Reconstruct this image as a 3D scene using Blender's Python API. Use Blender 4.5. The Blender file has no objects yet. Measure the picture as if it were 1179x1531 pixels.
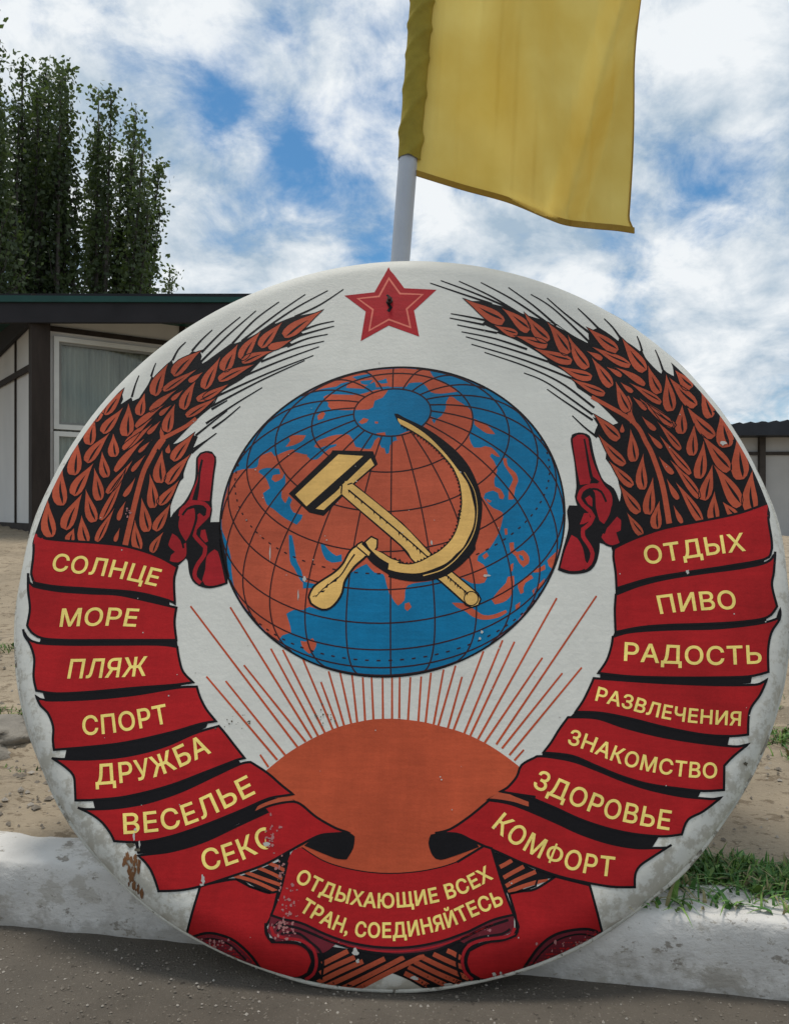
import bpy, bmesh, math, random
from mathutils import Vector, Matrix, noise
from mathutils.geometry import delaunay_2d_cdt
random.seed(7)
S = bpy.context.scene
COL = S.collection

# ------------------------------------------------------------------ camera
F, CX, CY = 1150.0, 589.5, 765.5          # focal length and centre in photo pixels (1179 x 1531)
CAMZ = 0.993
cam = bpy.data.cameras.new('camera')
cam.sensor_fit = 'VERTICAL'; cam.sensor_height = 36.0; cam.lens = F / 1531 * 36.0
cam.clip_start = 0.05; cam.clip_end = 2000
camo = bpy.data.objects.new('camera', cam); COL.objects.link(camo)
camo.location = (0, 0, CAMZ); camo.rotation_euler = (math.radians(90), 0, 0)
S.camera = camo

# ------------------------------------------------------------------ world, sun, exposure
SUN_EL, SUN_AZ = math.radians(80), math.radians(-30)   # nearly overhead, through thin cloud
world = bpy.data.worlds.new('World'); S.world = world; world.use_nodes = True
def build_world():
    nt = world.node_tree; N = nt.nodes; L = nt.links; N.clear()
    def n(t, **k):
        q = N.new(t)
        for a, b in k.items(): setattr(q, a, b)
        return q
    def math_(op, a, b=None, clamp=False):
        q = n('ShaderNodeMath', operation=op); q.use_clamp = clamp
        for i, v in enumerate((a, b)):
            if v is None: continue
            if isinstance(v, (int, float)): q.inputs[i].default_value = v
            else: L.new(v, q.inputs[i])
        return q.outputs[0]
    out = n('ShaderNodeOutputWorld'); bg = n('ShaderNodeBackground'); bg.inputs[1].default_value = 0.1
    sky = n('ShaderNodeTexSky', sky_type='NISHITA'); sky.sun_disc = False
    sky.sun_elevation = SUN_EL; sky.sun_rotation = SUN_AZ; sky.altitude = 10
    tc = n('ShaderNodeTexCoord'); sep = n('ShaderNodeSeparateXYZ'); L.new(tc.outputs['Generated'], sep.inputs[0])
    z = math_('ADD', math_('MAXIMUM', sep.outputs[2], 0.0), 0.55)
    cmb = n('ShaderNodeCombineXYZ')
    L.new(math_('DIVIDE', sep.outputs[0], z), cmb.inputs[0]); L.new(math_('DIVIDE', sep.outputs[1], z), cmb.inputs[1])
    def noise_(scale, detail, rough, dist, off):
        mp = n('ShaderNodeMapping'); mp.inputs['Location'].default_value = off
        L.new(cmb.outputs[0], mp.inputs[0])
        q = n('ShaderNodeTexNoise'); q.inputs['Scale'].default_value = scale; q.inputs['Detail'].default_value = detail
        q.inputs['Roughness'].default_value = rough; q.inputs['Distortion'].default_value = dist
        L.new(mp.outputs[0], q.inputs['Vector']); return q.outputs[0]
    big = noise_(3.4, 10, 0.6, 0.2, (3.1, 7.4, 0)); fine = noise_(10.0, 9, 0.62, 0.3, (1.0, 2.0, 0)); shade = noise_(4.6, 9, 0.6, 0.25, (9.0, 4.0, 0))
    m = math_('ADD', big, math_('MULTIPLY', math_('SUBTRACT', fine, 0.5), 0.75))
    def dirv(px, py):
        return Vector(((px - CX), F, (CY - py))).normalized()
    for px, py, p, a in HOLES:
        v = n('ShaderNodeVectorMath', operation='DOT_PRODUCT'); L.new(tc.outputs['Generated'], v.inputs[0]); v.inputs[1].default_value = dirv(px, py)
        m = math_('SUBTRACT', m, math_('MULTIPLY', math_('POWER', math_('MAXIMUM', v.outputs['Value'], 0.0), p), a))
    rm = n('ShaderNodeMapRange'); rm.interpolation_type = 'SMOOTHSTEP'; L.new(m, rm.inputs[0])
    rm.inputs[1].default_value = 0.19; rm.inputs[2].default_value = 0.58
    cr = n('ShaderNodeValToRGB'); L.new(math_('ADD', shade, math_('MULTIPLY', math_('SUBTRACT', fine, 0.5), 0.5)), cr.inputs[0])
    e = cr.color_ramp.elements
    e[0].position = 0.36; e[0].color = (0.38, 0.49, 0.60, 1); e[1].position = 0.60; e[1].color = (0.85, 0.885, 0.91, 1)
    sc = n('ShaderNodeVectorMath', operation='SCALE'); L.new(cr.outputs[0], sc.inputs[0]); sc.inputs[3].default_value = 9.6
    tint = n('ShaderNodeVectorMath', operation='MULTIPLY'); L.new(sky.outputs[0], tint.inputs[0]); tint.inputs[1].default_value = SKYTINT
    mx = n('ShaderNodeMix', data_type='RGBA'); L.new(rm.outputs[0], mx.inputs[0]); L.new(tint.outputs[0], mx.inputs[6]); L.new(sc.outputs[0], mx.inputs[7])
    L.new(mx.outputs[2], bg.inputs[0]); L.new(bg.outputs[0], out.inputs[0])
SKYTINT = (0.48, 0.88, 1.08)
HOLES = [(200, 95, 1500, 0.13), (330, 160, 1300, 0.22), (440, 225, 1100, 0.24), (560, 260, 1500, 0.10), (20, 60, 2200, 0.12), (1010, 190, 1300, 0.10), (1060, 275, 900, 0.08), (440, 40, 1500, 0.10), (200, 330, 600, -0.22), (450, 380, 500, -0.15), (1100, 100, 500, -0.10), (1120, 420, 400, -0.12), (80, 120, 900, -0.12)]
build_world()
sl = bpy.data.lights.new('sun', 'SUN'); sl.energy = 2.0; sl.angle = math.radians(14); sl.color = (1.0, 0.95, 0.87)
so = bpy.data.objects.new('sun', sl); COL.objects.link(so)
sd = Vector((math.sin(SUN_AZ) * math.cos(SUN_EL), math.cos(SUN_AZ) * math.cos(SUN_EL), math.sin(SUN_EL)))
so.rotation_euler = sd.to_track_quat('Z', 'Y').to_euler(); so.location = (0, 0, 30)
S.view_settings.view_transform = 'Standard'; S.view_settings.look = 'None'
S.view_settings.exposure = 0.12; S.view_settings.gamma = 1.0

# ------------------------------------------------------------------ helpers
def tag(o, label=None, cat=None, group=None, kind=None):
    if label: o['label'] = label
    if cat: o['category'] = cat
    if group: o['group'] = group
    if kind: o['kind'] = kind
    return o
def empty(name, loc=(0, 0, 0), mat=None):
    o = bpy.data.objects.new(name, None); COL.objects.link(o); o.empty_display_size = 0.1
    if mat is not None: o.matrix_world = mat
    else: o.location = loc
    return o
def mesh(name, verts, faces, mats, parent=None, midx=None, smooth=False):
    me = bpy.data.meshes.new(name); me.from_pydata([tuple(v) for v in verts], [], faces)
    if not isinstance(mats, (list, tuple)): mats = [mats]
    for m in mats: me.materials.append(m)
    if midx: me.polygons.foreach_set('material_index', midx)
    if smooth: me.polygons.foreach_set('use_smooth', [True] * len(me.polygons))
    me.update()
    o = bpy.data.objects.new(name, me); COL.objects.link(o)
    if parent: o.parent = parent
    return o
class MB:
    """collects boxes, bars and sheets that become ONE mesh"""
    def __init__(s): s.v = []; s.f = []; s.m = []
    def add(s, vs, fs, mi=0):
        b = len(s.v); s.v += [Vector(v) for v in vs]; s.f += [tuple(i + b for i in f) for f in fs]; s.m += [mi] * len(fs)
    def box(s, o, ax, ay, az, mi=0):
        o, ax, ay, az = map(Vector, (o, ax, ay, az))
        p = [o, o + ax, o + ax + ay, o + ay]; p += [q + az for q in p]
        fs = [(0, 3, 2, 1), (4, 5, 6, 7), (0, 1, 5, 4), (1, 2, 6, 5), (2, 3, 7, 6), (3, 0, 4, 7)]
        if ax.cross(ay).dot(az) < 0: fs = [f[::-1] for f in fs]
        s.add(p, fs, mi)
    def tube(s, pts, rad, n=10, mi=0, cap=True):
        pts = [Vector(p) for p in pts]; rs = rad if isinstance(rad, (list, tuple)) else [rad] * len(pts)
        b = len(s.v); up = None
        for i, p in enumerate(pts):
            d = (pts[min(i + 1, len(pts) - 1)] - pts[max(i - 1, 0)]).normalized()
            if up is None: up = d.orthogonal().normalized()
            up = (up - d * up.dot(d)).normalized(); sd_ = d.cross(up)
            for k in range(n):
                a = 2 * math.pi * k / n
                s.v.append(p + (up * math.cos(a) + sd_ * math.sin(a)) * rs[i])
        for i in range(len(pts) - 1):
            for k in range(n):
                s.f.append((b + i * n + k, b + i * n + (k + 1) % n, b + (i + 1) * n + (k + 1) % n, b + (i + 1) * n + k)); s.m.append(mi)
        if cap:
            s.f.append(tuple(b + k for k in range(n))[::-1]); s.m.append(mi)
            s.f.append(tuple(b + (len(pts) - 1) * n + k for k in range(n))); s.m.append(mi)
    def build(s, name, mats, parent=None, smooth=False): return mesh(name, s.v, s.f, mats, parent, s.m, smooth)

def mat(name, rgb, rough=0.6, var=0.12, scale=6.0, spots=None, bump=0.0, bscale=40.0, spec=0.3, stretch=(1, 1, 1), coord='Object', stains=()):
    """procedural surface: base colour, soft value variation, optional wear spots (thr, scale, rgb), fine bump"""
    m = bpy.data.materials.new(name); m.use_nodes = True
    nt = m.node_tree; N = nt.nodes; L = nt.links; b = N['Principled BSDF']
    b.inputs['Roughness'].default_value = rough; b.inputs['Specular IOR Level'].default_value = spec
    tc = N.new('ShaderNodeTexCoord'); mp = N.new('ShaderNodeMapping'); mp.inputs['Scale'].default_value = stretch
    L.new(tc.outputs[coord], mp.inputs[0])
    def nz(sc, det=6, rough_=0.6):
        q = N.new('ShaderNodeTexNoise'); q.inputs['Scale'].default_value = sc; q.inputs['Detail'].default_value = det
        q.inputs['Roughness'].default_value = rough_; L.new(mp.outputs[0], q.inputs['Vector']); return q.outputs[0]
    mr = N.new('ShaderNodeMapRange'); L.new(nz(scale), mr.inputs[0]); mr.inputs[1].default_value = 0.25; mr.inputs[2].default_value = 0.75
    mr.inputs[3].default_value = 1 - var; mr.inputs[4].default_value = 1 + var
    sc = N.new('ShaderNodeVectorMath'); sc.operation = 'SCALE'; sc.inputs[0].default_value = rgb; L.new(mr.outputs[0], sc.inputs[3])
    col = sc.outputs[0]
    for thr, s_, c in list(spots or []) + list(stains):
        r = N.new('ShaderNodeMapRange'); r.interpolation_type = 'SMOOTHSTEP'; L.new(nz(s_, 9, 0.7), r.inputs[0])
        r.inputs[1].default_value = thr; r.inputs[2].default_value = thr + 0.04
        mx = N.new('ShaderNodeMix'); mx.data_type = 'RGBA'; L.new(r.outputs[0], mx.inputs[0]); L.new(col, mx.inputs[6]); mx.inputs[7].default_value = (*c, 1)
        col = mx.outputs[2]
    L.new(col, b.inputs['Base Color'])
    if bump:
        bp = N.new('ShaderNodeBump'); bp.inputs['Strength'].default_value = bump; bp.inputs['Distance'].default_value = 0.01
        L.new(nz(bscale, 8, 0.65), bp.inputs['Height']); L.new(bp.outputs[0], b.inputs['Normal'])
    return m

# ------------------------------------------------------------------ the setting
KP = Vector((-0.933, 1.835, 0)); KD = Vector((1.72, -0.28, 0)).normalized(); KN = Vector((-KD.y, KD.x, 0))   # foot of the kerb, along it, behind it
KH = 0.158
def sst(a, b, x):
    t = max(0.0, min(1.0, (x - a) / (b - a))); return t * t * (3 - 2 * t)
def land_h(s, t):
    h = 0.145 + sst(0.2, 7.5, t) * (0.66 - 0.36 * sst(1.0, 9.0, s))
    k = sst(0.15, 0.5, t) * (1 - sst(9, 25, t))
    h += k * 0.035 * noise.noise(Vector((s * 1.3, t * 1.3, 0.3))) + k * 0.03 * noise.noise(Vector((s * 5, t * 5, 1.3))) + k * 0.013 * noise.noise(Vector((s * 19, t * 19, 4)))
    return h
def kp(s, t, z=0.0): return KP + KD * s + KN * t + Vector((0, 0, z))

def build_ground():
    asphalt = mat('asphalt', (0.136, 0.115, 0.091), 0.92, 0.3, 3.0, spots=[(0.60, 120.0, (0.27, 0.235, 0.185)), (0.60, 55.0, (0.07, 0.058, 0.045)), (0.69, 9.0, (0.32, 0.29, 0.24))], bump=0.9, bscale=170.0)
    # road sheet
    v = []; f = []
    ss = [-160, -40, -12] + [-6 + i * 0.25 for i in range(49)] + [12, 40, 160]
    ts = [-60, -20, -8, -4] + [-3 + i * 0.1 for i in range(31)] + [0.08]
    for t in ts:
        for s in ss:
            z = 0.004 * noise.noise(Vector((s * 3, t * 3, 0))) if -6 < s < 6 and -3 < t < 0 else 0
            v.append(kp(s, t, z))
    w = len(ss)
    for j in range(len(ts) - 1):
        for i in range(w - 1): f.append((j * w + i, j * w + i + 1, (j + 1) * w + i + 1, (j + 1) * w + i))
    tag(mesh('road', v, f, asphalt, smooth=True), kind='structure')
    # sandy bank
    sand = mat('sandy_soil', (0.35, 0.28, 0.195), 0.95, 0.28, 2.2, spots=[(0.57, 3.2, (0.25, 0.20, 0.14)), (0.55, 14.0, (0.21, 0.16, 0.105)), (0.60, 42.0, (0.16, 0.125, 0.08)), (0.62, 75.0, (0.52, 0.43, 0.32))], bump=1.0, bscale=60.0, stretch=(1, 1.6, 1))
    ss = [-300, -90, -40, -22, -14] + [-10 + i * 0.12 for i in range(200)] + [15, 18, 24, 40, 90, 300]
    ts = [0.16] + [0.2 + i * 0.07 for i in range(40)] + [3.1 + i * 0.25 for i in range(44)] + [15, 18, 24, 36, 70, 160, 500]
    v = []; f = []
    for t in ts:
        for s in ss: v.append(kp(s, t, land_h(s, t) if t > 0.16 else 0.12))
    w = len(ss)
    for j in range(len(ts) - 1):
        for i in range(w - 1): f.append((j * w + i, j * w + i + 1, (j + 1) * w + i + 1, (j + 1) * w + i))
    tag(mesh('ground', v, f, sand, smooth=True), kind='structure')
    # whitewashed kerb, worn and rounded
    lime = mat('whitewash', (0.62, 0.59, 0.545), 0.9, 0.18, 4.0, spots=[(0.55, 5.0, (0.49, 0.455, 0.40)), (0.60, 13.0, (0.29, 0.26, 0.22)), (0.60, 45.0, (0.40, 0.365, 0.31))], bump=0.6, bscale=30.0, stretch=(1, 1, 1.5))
    nt = lime.node_tree; N = nt.nodes; L = nt.links; bs = N['Principled BSDF']; src = bs.inputs['Base Color'].links[0].from_socket   # grey-brown noise patches mixed in, denser towards the foot
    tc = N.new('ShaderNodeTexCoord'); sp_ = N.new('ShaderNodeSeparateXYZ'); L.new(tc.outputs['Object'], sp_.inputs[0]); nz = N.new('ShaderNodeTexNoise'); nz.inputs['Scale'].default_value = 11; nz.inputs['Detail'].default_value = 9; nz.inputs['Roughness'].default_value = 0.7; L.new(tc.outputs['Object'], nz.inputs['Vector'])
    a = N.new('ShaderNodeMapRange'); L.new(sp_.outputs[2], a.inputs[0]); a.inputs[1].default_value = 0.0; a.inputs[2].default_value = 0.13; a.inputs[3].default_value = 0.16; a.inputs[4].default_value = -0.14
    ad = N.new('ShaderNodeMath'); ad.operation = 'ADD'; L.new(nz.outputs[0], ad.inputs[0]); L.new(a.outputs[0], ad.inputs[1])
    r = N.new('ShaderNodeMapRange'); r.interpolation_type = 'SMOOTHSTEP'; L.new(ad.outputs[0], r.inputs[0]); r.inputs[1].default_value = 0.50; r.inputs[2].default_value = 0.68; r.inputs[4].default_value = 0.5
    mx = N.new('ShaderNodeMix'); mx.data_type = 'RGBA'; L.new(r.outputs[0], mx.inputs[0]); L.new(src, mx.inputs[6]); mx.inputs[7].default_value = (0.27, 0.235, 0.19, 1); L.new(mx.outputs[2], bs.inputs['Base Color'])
    prof = [(0.012, -0.03), (0.011, 0.0), (0.009, 0.03), (0.007, 0.07), (0.005, 0.115), (0.005, KH - 0.016), (0.008, KH - 0.006), (0.016, KH - 0.001), (0.06, KH + 0.002), (0.10, KH + 0.002), (0.14, KH), (0.168, KH - 0.008), (0.182, KH - 0.025), (0.185, 0.05)]
    ss = [-150, -30, -10] + [-4 + i * 0.018 for i in range(450)] + [8, 30, 150]
    v = []; f = []
    for s in ss:
        c = max(0.0, noise.noise(Vector((s * 2.3, 3.7, 0)))) * 0.014 + max(0.0, noise.noise(Vector((s * 11, 1.7, 0))) - 0.2) * 0.022 + max(0.0, noise.noise(Vector((s * 37, 5.7, 0))) - 0.15) * 0.016
        for i, (t, z) in enumerate(prof):
            q = Vector((s * 9, t * 9, z * 9)); e = noise.noise(q) * 0.006 + noise.noise(q * 3.1) * 0.003
            top = 1 if 5 <= i <= 12 else 0.4
            v.append(kp(s, t + e * 0.8 + (c if 5 <= i <= 7 else 0), z + (e * top if i > 1 else 0) - (c * 0.6 if 5 <= i <= 8 else 0)))
    w = len(prof)
    for j in range(len(ss) - 1):
        for i in range(w - 1): f.append((j * w + i, (j + 1) * w + i, (j + 1) * w + i + 1, j * w + i + 1))
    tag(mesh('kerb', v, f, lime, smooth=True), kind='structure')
    # loose grit along the road edge and debris on the bank
    g = MB(); rnd = random.Random(3)
    def stone(p, r):
        a = rnd.random() * 6.28; ux = Vector((math.cos(a), math.sin(a), 0)); uy = Vector((-ux.y, ux.x, 0))
        k = [r * (0.6 + 0.6 * rnd.random()) for _ in range(6)]
        vs = [p + ux * k[0], p + uy * k[1], p - ux * k[2], p - uy * k[3], p + Vector((0, 0, k[4] * 0.8)), p - Vector((0, 0, k[5] * 0.4))]
        g.add(vs, [(0, 1, 4), (1, 2, 4), (2, 3, 4), (3, 0, 4), (1, 0, 5), (2, 1, 5), (3, 2, 5), (0, 3, 5)], rnd.choice((0, 0, 0, 1)))
    for i in range(5200):
        t = -abs(rnd.gauss(0, 0.30)) - 0.01 if i % 3 else -rnd.random() * 1.1
        stone(kp(rnd.uniform(-1.2, 3.2), t, 0.001), rnd.uniform(0.0012, 0.0042) * (1.5 if rnd.random() < 0.05 else 1))
    for i in range(3600):
        s = rnd.uniform(-3.0, 4.2); t = 0.22 + 3.2 * rnd.random() ** 1.5
        stone(kp(s, t, land_h(s, t) + 0.002), rnd.uniform(0.003, 0.010) * (2.4 if rnd.random() < 0.03 else 1))
    for i in range(150):
        s = rnd.uniform(-0.75, -0.1); t = rnd.uniform(0.32, 0.75); stone(kp(s, t, land_h(s, t) + 0.003), rnd.uniform(0.004, 0.016))
    tag(g.build('gravel', [mat('grit_dark', (0.2, 0.17, 0.135), 0.9, 0.3, 30), mat('grit_pale', (0.36, 0.32, 0.27), 0.9, 0.3, 30)]), 'loose pale and brown grit scattered on the road and the sandy bank', 'gravel', kind='stuff')
build_ground()

# ------------------------------------------------------------------ the round painted board
# plane of its rim, leaning back against the kerb and the flagpole; radius 1 m
NV = Vector((-0.075, -0.894, 0.443)).normalized()
VV = (Vector((0, 0, 1)) - NV * NV.z).normalized()
UV = VV.cross(NV)
CC = Vector((-0.012, 2.034, CAMZ - 0.097))
FT = CC - VV                                   # the point it stands on
BM = Matrix(((UV.x, VV.x, NV.x, FT.x), (UV.y, VV.y, NV.y, FT.y), (UV.z, VV.z, NV.z, FT.z), (0, 0, 0, 1)))
RR, R0, TT = 1.0, 0.925, 0.048
def face_z(r):
    if r <= R0: return TT
    q = min(1.0, (r - R0) / (RR - 0.004 - R0)); return TT * math.sqrt(max(0.0, 1 - q * q))
CAML = BM.inverted() @ Vector((0, 0, CAMZ)); CAML.y -= 1.0     # camera seen from the board (origin at rim centre)
RB = BM.to_3x3().inverted()
def px(x, y):
    """photo pixel -> (u, v) on the board's painted front"""
    d = RB @ Vector((x - CX, F, CY - y)).normalized()
    t0 = (TT - CAML.z) / d.z; t1 = (0 - CAML.z) / d.z
    a = CAML + d * t0
    if math.hypot(a.x, a.y) <= R0: return a.x, a.y
    prev = 1.0; n = 28
    for i in range(n + 1):
        t = t0 + (t1 - t0) * i / n; p = CAML + d * t; g = p.z - face_z(math.hypot(p.x, p.y))
        if g <= 0 and i > 0:
            t -= (t1 - t0) / n * (g / (g - prev)); p = CAML + d * t; break
        prev = g
    r = math.hypot(p.x, p.y)
    if r > 0.995: p *= 0.995 / r
    return p.x, p.y
def lift(u, v, lev):
    """point of the painted front, `lev` coats of paint above the bare panel"""
    r = math.hypot(u, v); h = 0.00040 + 0.00010 * lev
    z = face_z(r)
    if r > R0:
        q = min(0.999, (r - R0) / (RR - 0.004 - R0)); sl_ = TT * q / math.sqrt(1 - q * q) / (RR - 0.004 - R0)
        k = 1 / math.sqrt(1 + sl_ * sl_); nx = sl_ * k
        u += u / r * nx * h; v += v / r * nx * h; z += k * h
    else: z += h
    return (u, v + 1.0, z)

def Z(x0, y0, s):
    return lambda *p: [(x0 + p[i] / s, y0 + p[i + 1] / s) for i in range(0, len(p), 2)]
zA = Z(320, 540, 4.2107); zB = Z(580, 540, 4.2107); zC = Z(320, 760, 4.2107); zD = Z(580, 760, 4.2107)
zE = Z(380, 740, 2.807); zF = Z(0, 740, 2.9475); zG = Z(779, 740, 2.9475); zH = Z(0, 1111, 2.9475); zI = Z(380, 1111, 2.807); zJ = Z(779, 1111, 2.9475)
zK = Z(400, 1311, 4.9125); zL = Z(640, 1311, 5.359); zM = Z(190, 640, 5.895); zN = Z(830, 620, 5.895); zO = Z(40, 600, 5.895); zP = Z(140, 480, 5.895)
zQ = Z(310, 400, 5.359); zR = Z(640, 400, 5.359); zS = Z(820, 440, 5.895); zT = Z(970, 560, 5.89); zW = Z(220, 370, 4.9125); zP0 = Z(0, 0, 1)

def cat(pts, closed, step=5.0, ang=48):
    """Catmull-Rom through the points, broken at sharp corners"""
    n = len(pts); P = [Vector(p) for p in pts]
    def corner(i):
        if not closed and i in (0, n - 1): return True
        a = P[i] - P[i - 1]; b = P[(i + 1) % n] - P[i]
        if a.length < 1e-6 or b.length < 1e-6: return True
        return math.degrees(a.angle(b)) > ang
    C = [corner(i) for i in range(n)]; out = []
    for i in range(n if closed else n - 1):
        p1, p2 = P[i], P[(i + 1) % n]
        p0 = p1 * 2 - p2 if C[i] else P[i - 1]
        p3 = p2 * 2 - p1 if C[(i + 1) % n] else P[(i + 2) % n]
        if C[i] and not C[(i + 1) % n]: p0 = p1
        if C[(i + 1) % n] and not C[i]: p3 = p2
        k = max(1, int((p2 - p1).length / step))
        for j in range(k):
            t = j / k
            out.append(0.5 * ((2 * p1) + (p2 - p0) * t + (2 * p0 - 5 * p1 + 4 * p2 - p3) * t * t + (3 * p1 - p0 - 3 * p2 + p3) * t ** 3))
    if not closed: out.append(P[-1])
    return [(q.x, q.y) for q in out]
def poly(pts, sm=True, ang=48): return [cat(pts, True, 5, ang) if sm else pts]
def stroke(pts, w, closed=False, sm=True, ang=48):
    """ribbon of quads along a line; w = width in px, or (start, end)"""
    P = [Vector(p) for p in (cat(pts, closed, 5, ang) if sm else pts)]; n = len(P); out = []
    L = []; acc = 0
    for i in range(n):
        a = P[i - 1] if (i or closed) else None; b = P[(i + 1) % n] if (i < n - 1 or closed) else None
        d1 = (P[i] - a) if a is not None else None; d2 = (b - P[i]) if b is not None else None
        d1 = d1.normalized() if d1 is not None and d1.length > 1e-9 else None; d2 = d2.normalized() if d2 is not None and d2.length > 1e-9 else None
        if d1 is None: d1 = d2
        if d2 is None: d2 = d1
        if d1 is None: d1 = d2 = Vector((1, 0))
        n1 = Vector((-d1.y, d1.x)); n2 = Vector((-d2.y, d2.x)); m = n1 + n2
        if m.length < 0.3: m = n1
        m = m.normalized(); k = min(1.8, 1 / max(0.4, m.dot(n1)))
        t = i / max(1, n - 1); ww = w if isinstance(w, (int, float)) else w[0] + (w[1] - w[0]) * t
        L.append((P[i] + m * k * ww / 2, P[i] - m * k * ww / 2))
    for i in range(n if closed else n - 1):
        a, b = L[i], L[(i + 1) % n]; q = [a[0], a[1], b[1], b[0]]
        out.append([(p.x, p.y) for p in q])
    return out
def area(p): return sum(p[i - 1][0] * p[i][1] - p[i][0] * p[i - 1][1] for i in range(len(p))) / 2
EC, EA, EB, ET = (602.18, 938.8), 579.9, 543.4, math.radians(-12.4)
def erad(x, y):
    dx, dy = x - EC[0], y - EC[1]; c, s_ = math.cos(ET), math.sin(ET)
    return math.hypot((dx * c + dy * s_) / EA, (-dx * s_ + dy * c) / EB)
def clip_rim(p, lim=0.991):
    out = []
    for x, y in p:
        e = erad(x, y)
        out.append((x, y) if e <= lim else (EC[0] + (x - EC[0]) * lim / e, EC[1] + (y - EC[1]) * lim / e))
    return out
def paint(name, layers, parent, extra_label=None):
    """flat coats of paint on the board: layers = [(polygons in photo px, material, level)] -> one mesh"""
    V = []; Fc = []; mi = []; mats = []
    for polys, m, lev in layers:
        if m not in mats: mats.append(m)
        k = mats.index(m); vs = []; fs = []
        wl = [q for p in polys if isinstance(p, dict) for q in p['loops']]; polys = [clip_rim(p) for p in polys if not isinstance(p, dict)]; es = []
        for q in wl:
            b = len(vs); vs += [Vector(p) for p in q]; es += [(b + i, b + (i + 1) % len(q)) for i in range(len(q))]
        for p in polys:
            if abs(area(p)) < 0.05: continue
            if area(p) < 0: p = p[::-1]
            b = len(vs); vs += [Vector(q) for q in p]; fs.append(list(range(b, b + len(p))))
        if not fs and not es: continue
        x0 = min(v.x for v in vs); x1 = max(v.x for v in vs); y0 = min(v.y for v in vs); y1 = max(v.y for v in vs)
        gx = 0; x = x0
        while x < x1:
            y = y0
            while y < y1:
                e = erad(x, y)
                if 0.885 < e < 0.989: vs.append(Vector((x + 0.013 * (y % 3), y + 0.017 * (x % 5))))
                y += 4.3
            x += 4.1
        rv, re, rf, ov, oe, of = delaunay_2d_cdt(vs, es, fs, 0, 1e-4)
        mp = {}
        bb = [(min(v[0] for v in p), max(v[0] for v in p), min(v[1] for v in p), max(v[1] for v in p), p) for p in polys]
        def inside(x, y):
            for a0, a1, b0, b1, p in bb:
                if x < a0 or x > a1 or y < b0 or y > b1: continue
                c = False; q = p[-1]
                for r in p:
                    if (r[1] > y) != (q[1] > y) and x < (q[0] - r[0]) * (y - r[1]) / (q[1] - r[1]) + r[0]: c = not c
                    q = r
                if c: return True
            w = 0
            for p in wl:
                q = p[-1]
                for r in p:
                    if (r[1] > y) != (q[1] > y) and x < (q[0] - r[0]) * (y - r[1]) / (q[1] - r[1]) + r[0]: w += 1 if r[1] > q[1] else -1
                    q = r
            return w != 0
        for t in rf:
            if not inside(sum(rv[i].x for i in t) / 3, sum(rv[i].y for i in t) / 3): continue
            idx = []
            for i in t:
                if i not in mp:
                    mp[i] = len(V); u, v = px(rv[i].x, rv[i].y); V.append(lift(u, v, lev))
                idx.append(mp[i])
            a = [V[i] for i in idx]
            nz_ = (a[1][0] - a[0][0]) * (a[2][1] - a[0][1]) - (a[2][0] - a[0][0]) * (a[1][1] - a[0][1])
            if abs(nz_) < 1e-12: continue
            Fc.append(idx if nz_ > 0 else idx[::-1]); mi.append(k)
    o = mesh(name, V, Fc, mats, parent, mi)
    if extra_label: o['label'] = extra_label
    return o

CHIP = [(0.735, 26.0, (0.5, 0.48, 0.44)), (0.70, 8.0, (0.30, 0.26, 0.23))]
def brush(m, amt=0.10):
    nt = m.node_tree; N = nt.nodes; L = nt.links; b = N['Principled BSDF']; src = b.inputs['Base Color'].links[0].from_socket
    tc = N.new('ShaderNodeTexCoord'); v = None
    for sc_, st, a in ((9.0, (1.0, 9.0, 1.0), amt), (9.0, (7.0, 1.2, 1.0), amt * 0.6), (1.6, (1, 1, 1), amt * 2.4)):
        mp = N.new('ShaderNodeMapping'); mp.inputs['Scale'].default_value = st; mp.inputs['Rotation'].default_value = (0, 0, 0.3); L.new(tc.outputs['Object'], mp.inputs[0])
        q = N.new('ShaderNodeTexNoise'); q.inputs['Scale'].default_value = sc_; q.inputs['Detail'].default_value = 7; q.inputs['Roughness'].default_value = 0.7; L.new(mp.outputs[0], q.inputs['Vector'])
        r = N.new('ShaderNodeMapRange'); L.new(q.outputs[0], r.inputs[0]); r.inputs[1].default_value = 0.3; r.inputs[2].default_value = 0.7; r.inputs[3].default_value = 1 - a; r.inputs[4].default_value = 1 + a
        if v is None: v = r.outputs[0]
        else:
            k = N.new('ShaderNodeMath'); k.operation = 'MULTIPLY'; L.new(v, k.inputs[0]); L.new(r.outputs[0], k.inputs[1]); v = k.outputs[0]
    sc2 = N.new('ShaderNodeVectorMath'); sc2.operation = 'SCALE'; L.new(src, sc2.inputs[0]); L.new(v, sc2.inputs[3]); L.new(sc2.outputs[0], b.inputs['Base Color'])
    return m
def pm(name, rgb, var=0.14, chip=CHIP, rough=0.62): return brush(mat(name, rgb, rough, var, 7.0, spots=chip, bump=0.12, bscale=120.0, spec=0.12, stretch=(1, 1, 1)))
M_WHITE = mat('white_board_paint', (0.62, 0.60, 0.535), 0.55, 0.07, 3.0, spots=[(0.69, 17.0, (0.50, 0.49, 0.43)), (0.715, 60.0, (0.30, 0.28, 0.24)), (0.66, 5.0, (0.60, 0.59, 0.53))], bump=0.15, bscale=80, spec=0.15)
M_RED = pm('red_paint', (0.36, 0.011, 0.013)); M_CRIM = pm('crimson_paint', (0.34, 0.013, 0.018)); M_MAROON = pm('maroon_paint', (0.13, 0.014, 0.022), 0.3, [(0.64, 30.0, (0.40, 0.16, 0.17)), (0.70, 60.0, (0.55, 0.5, 0.47))])
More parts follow.
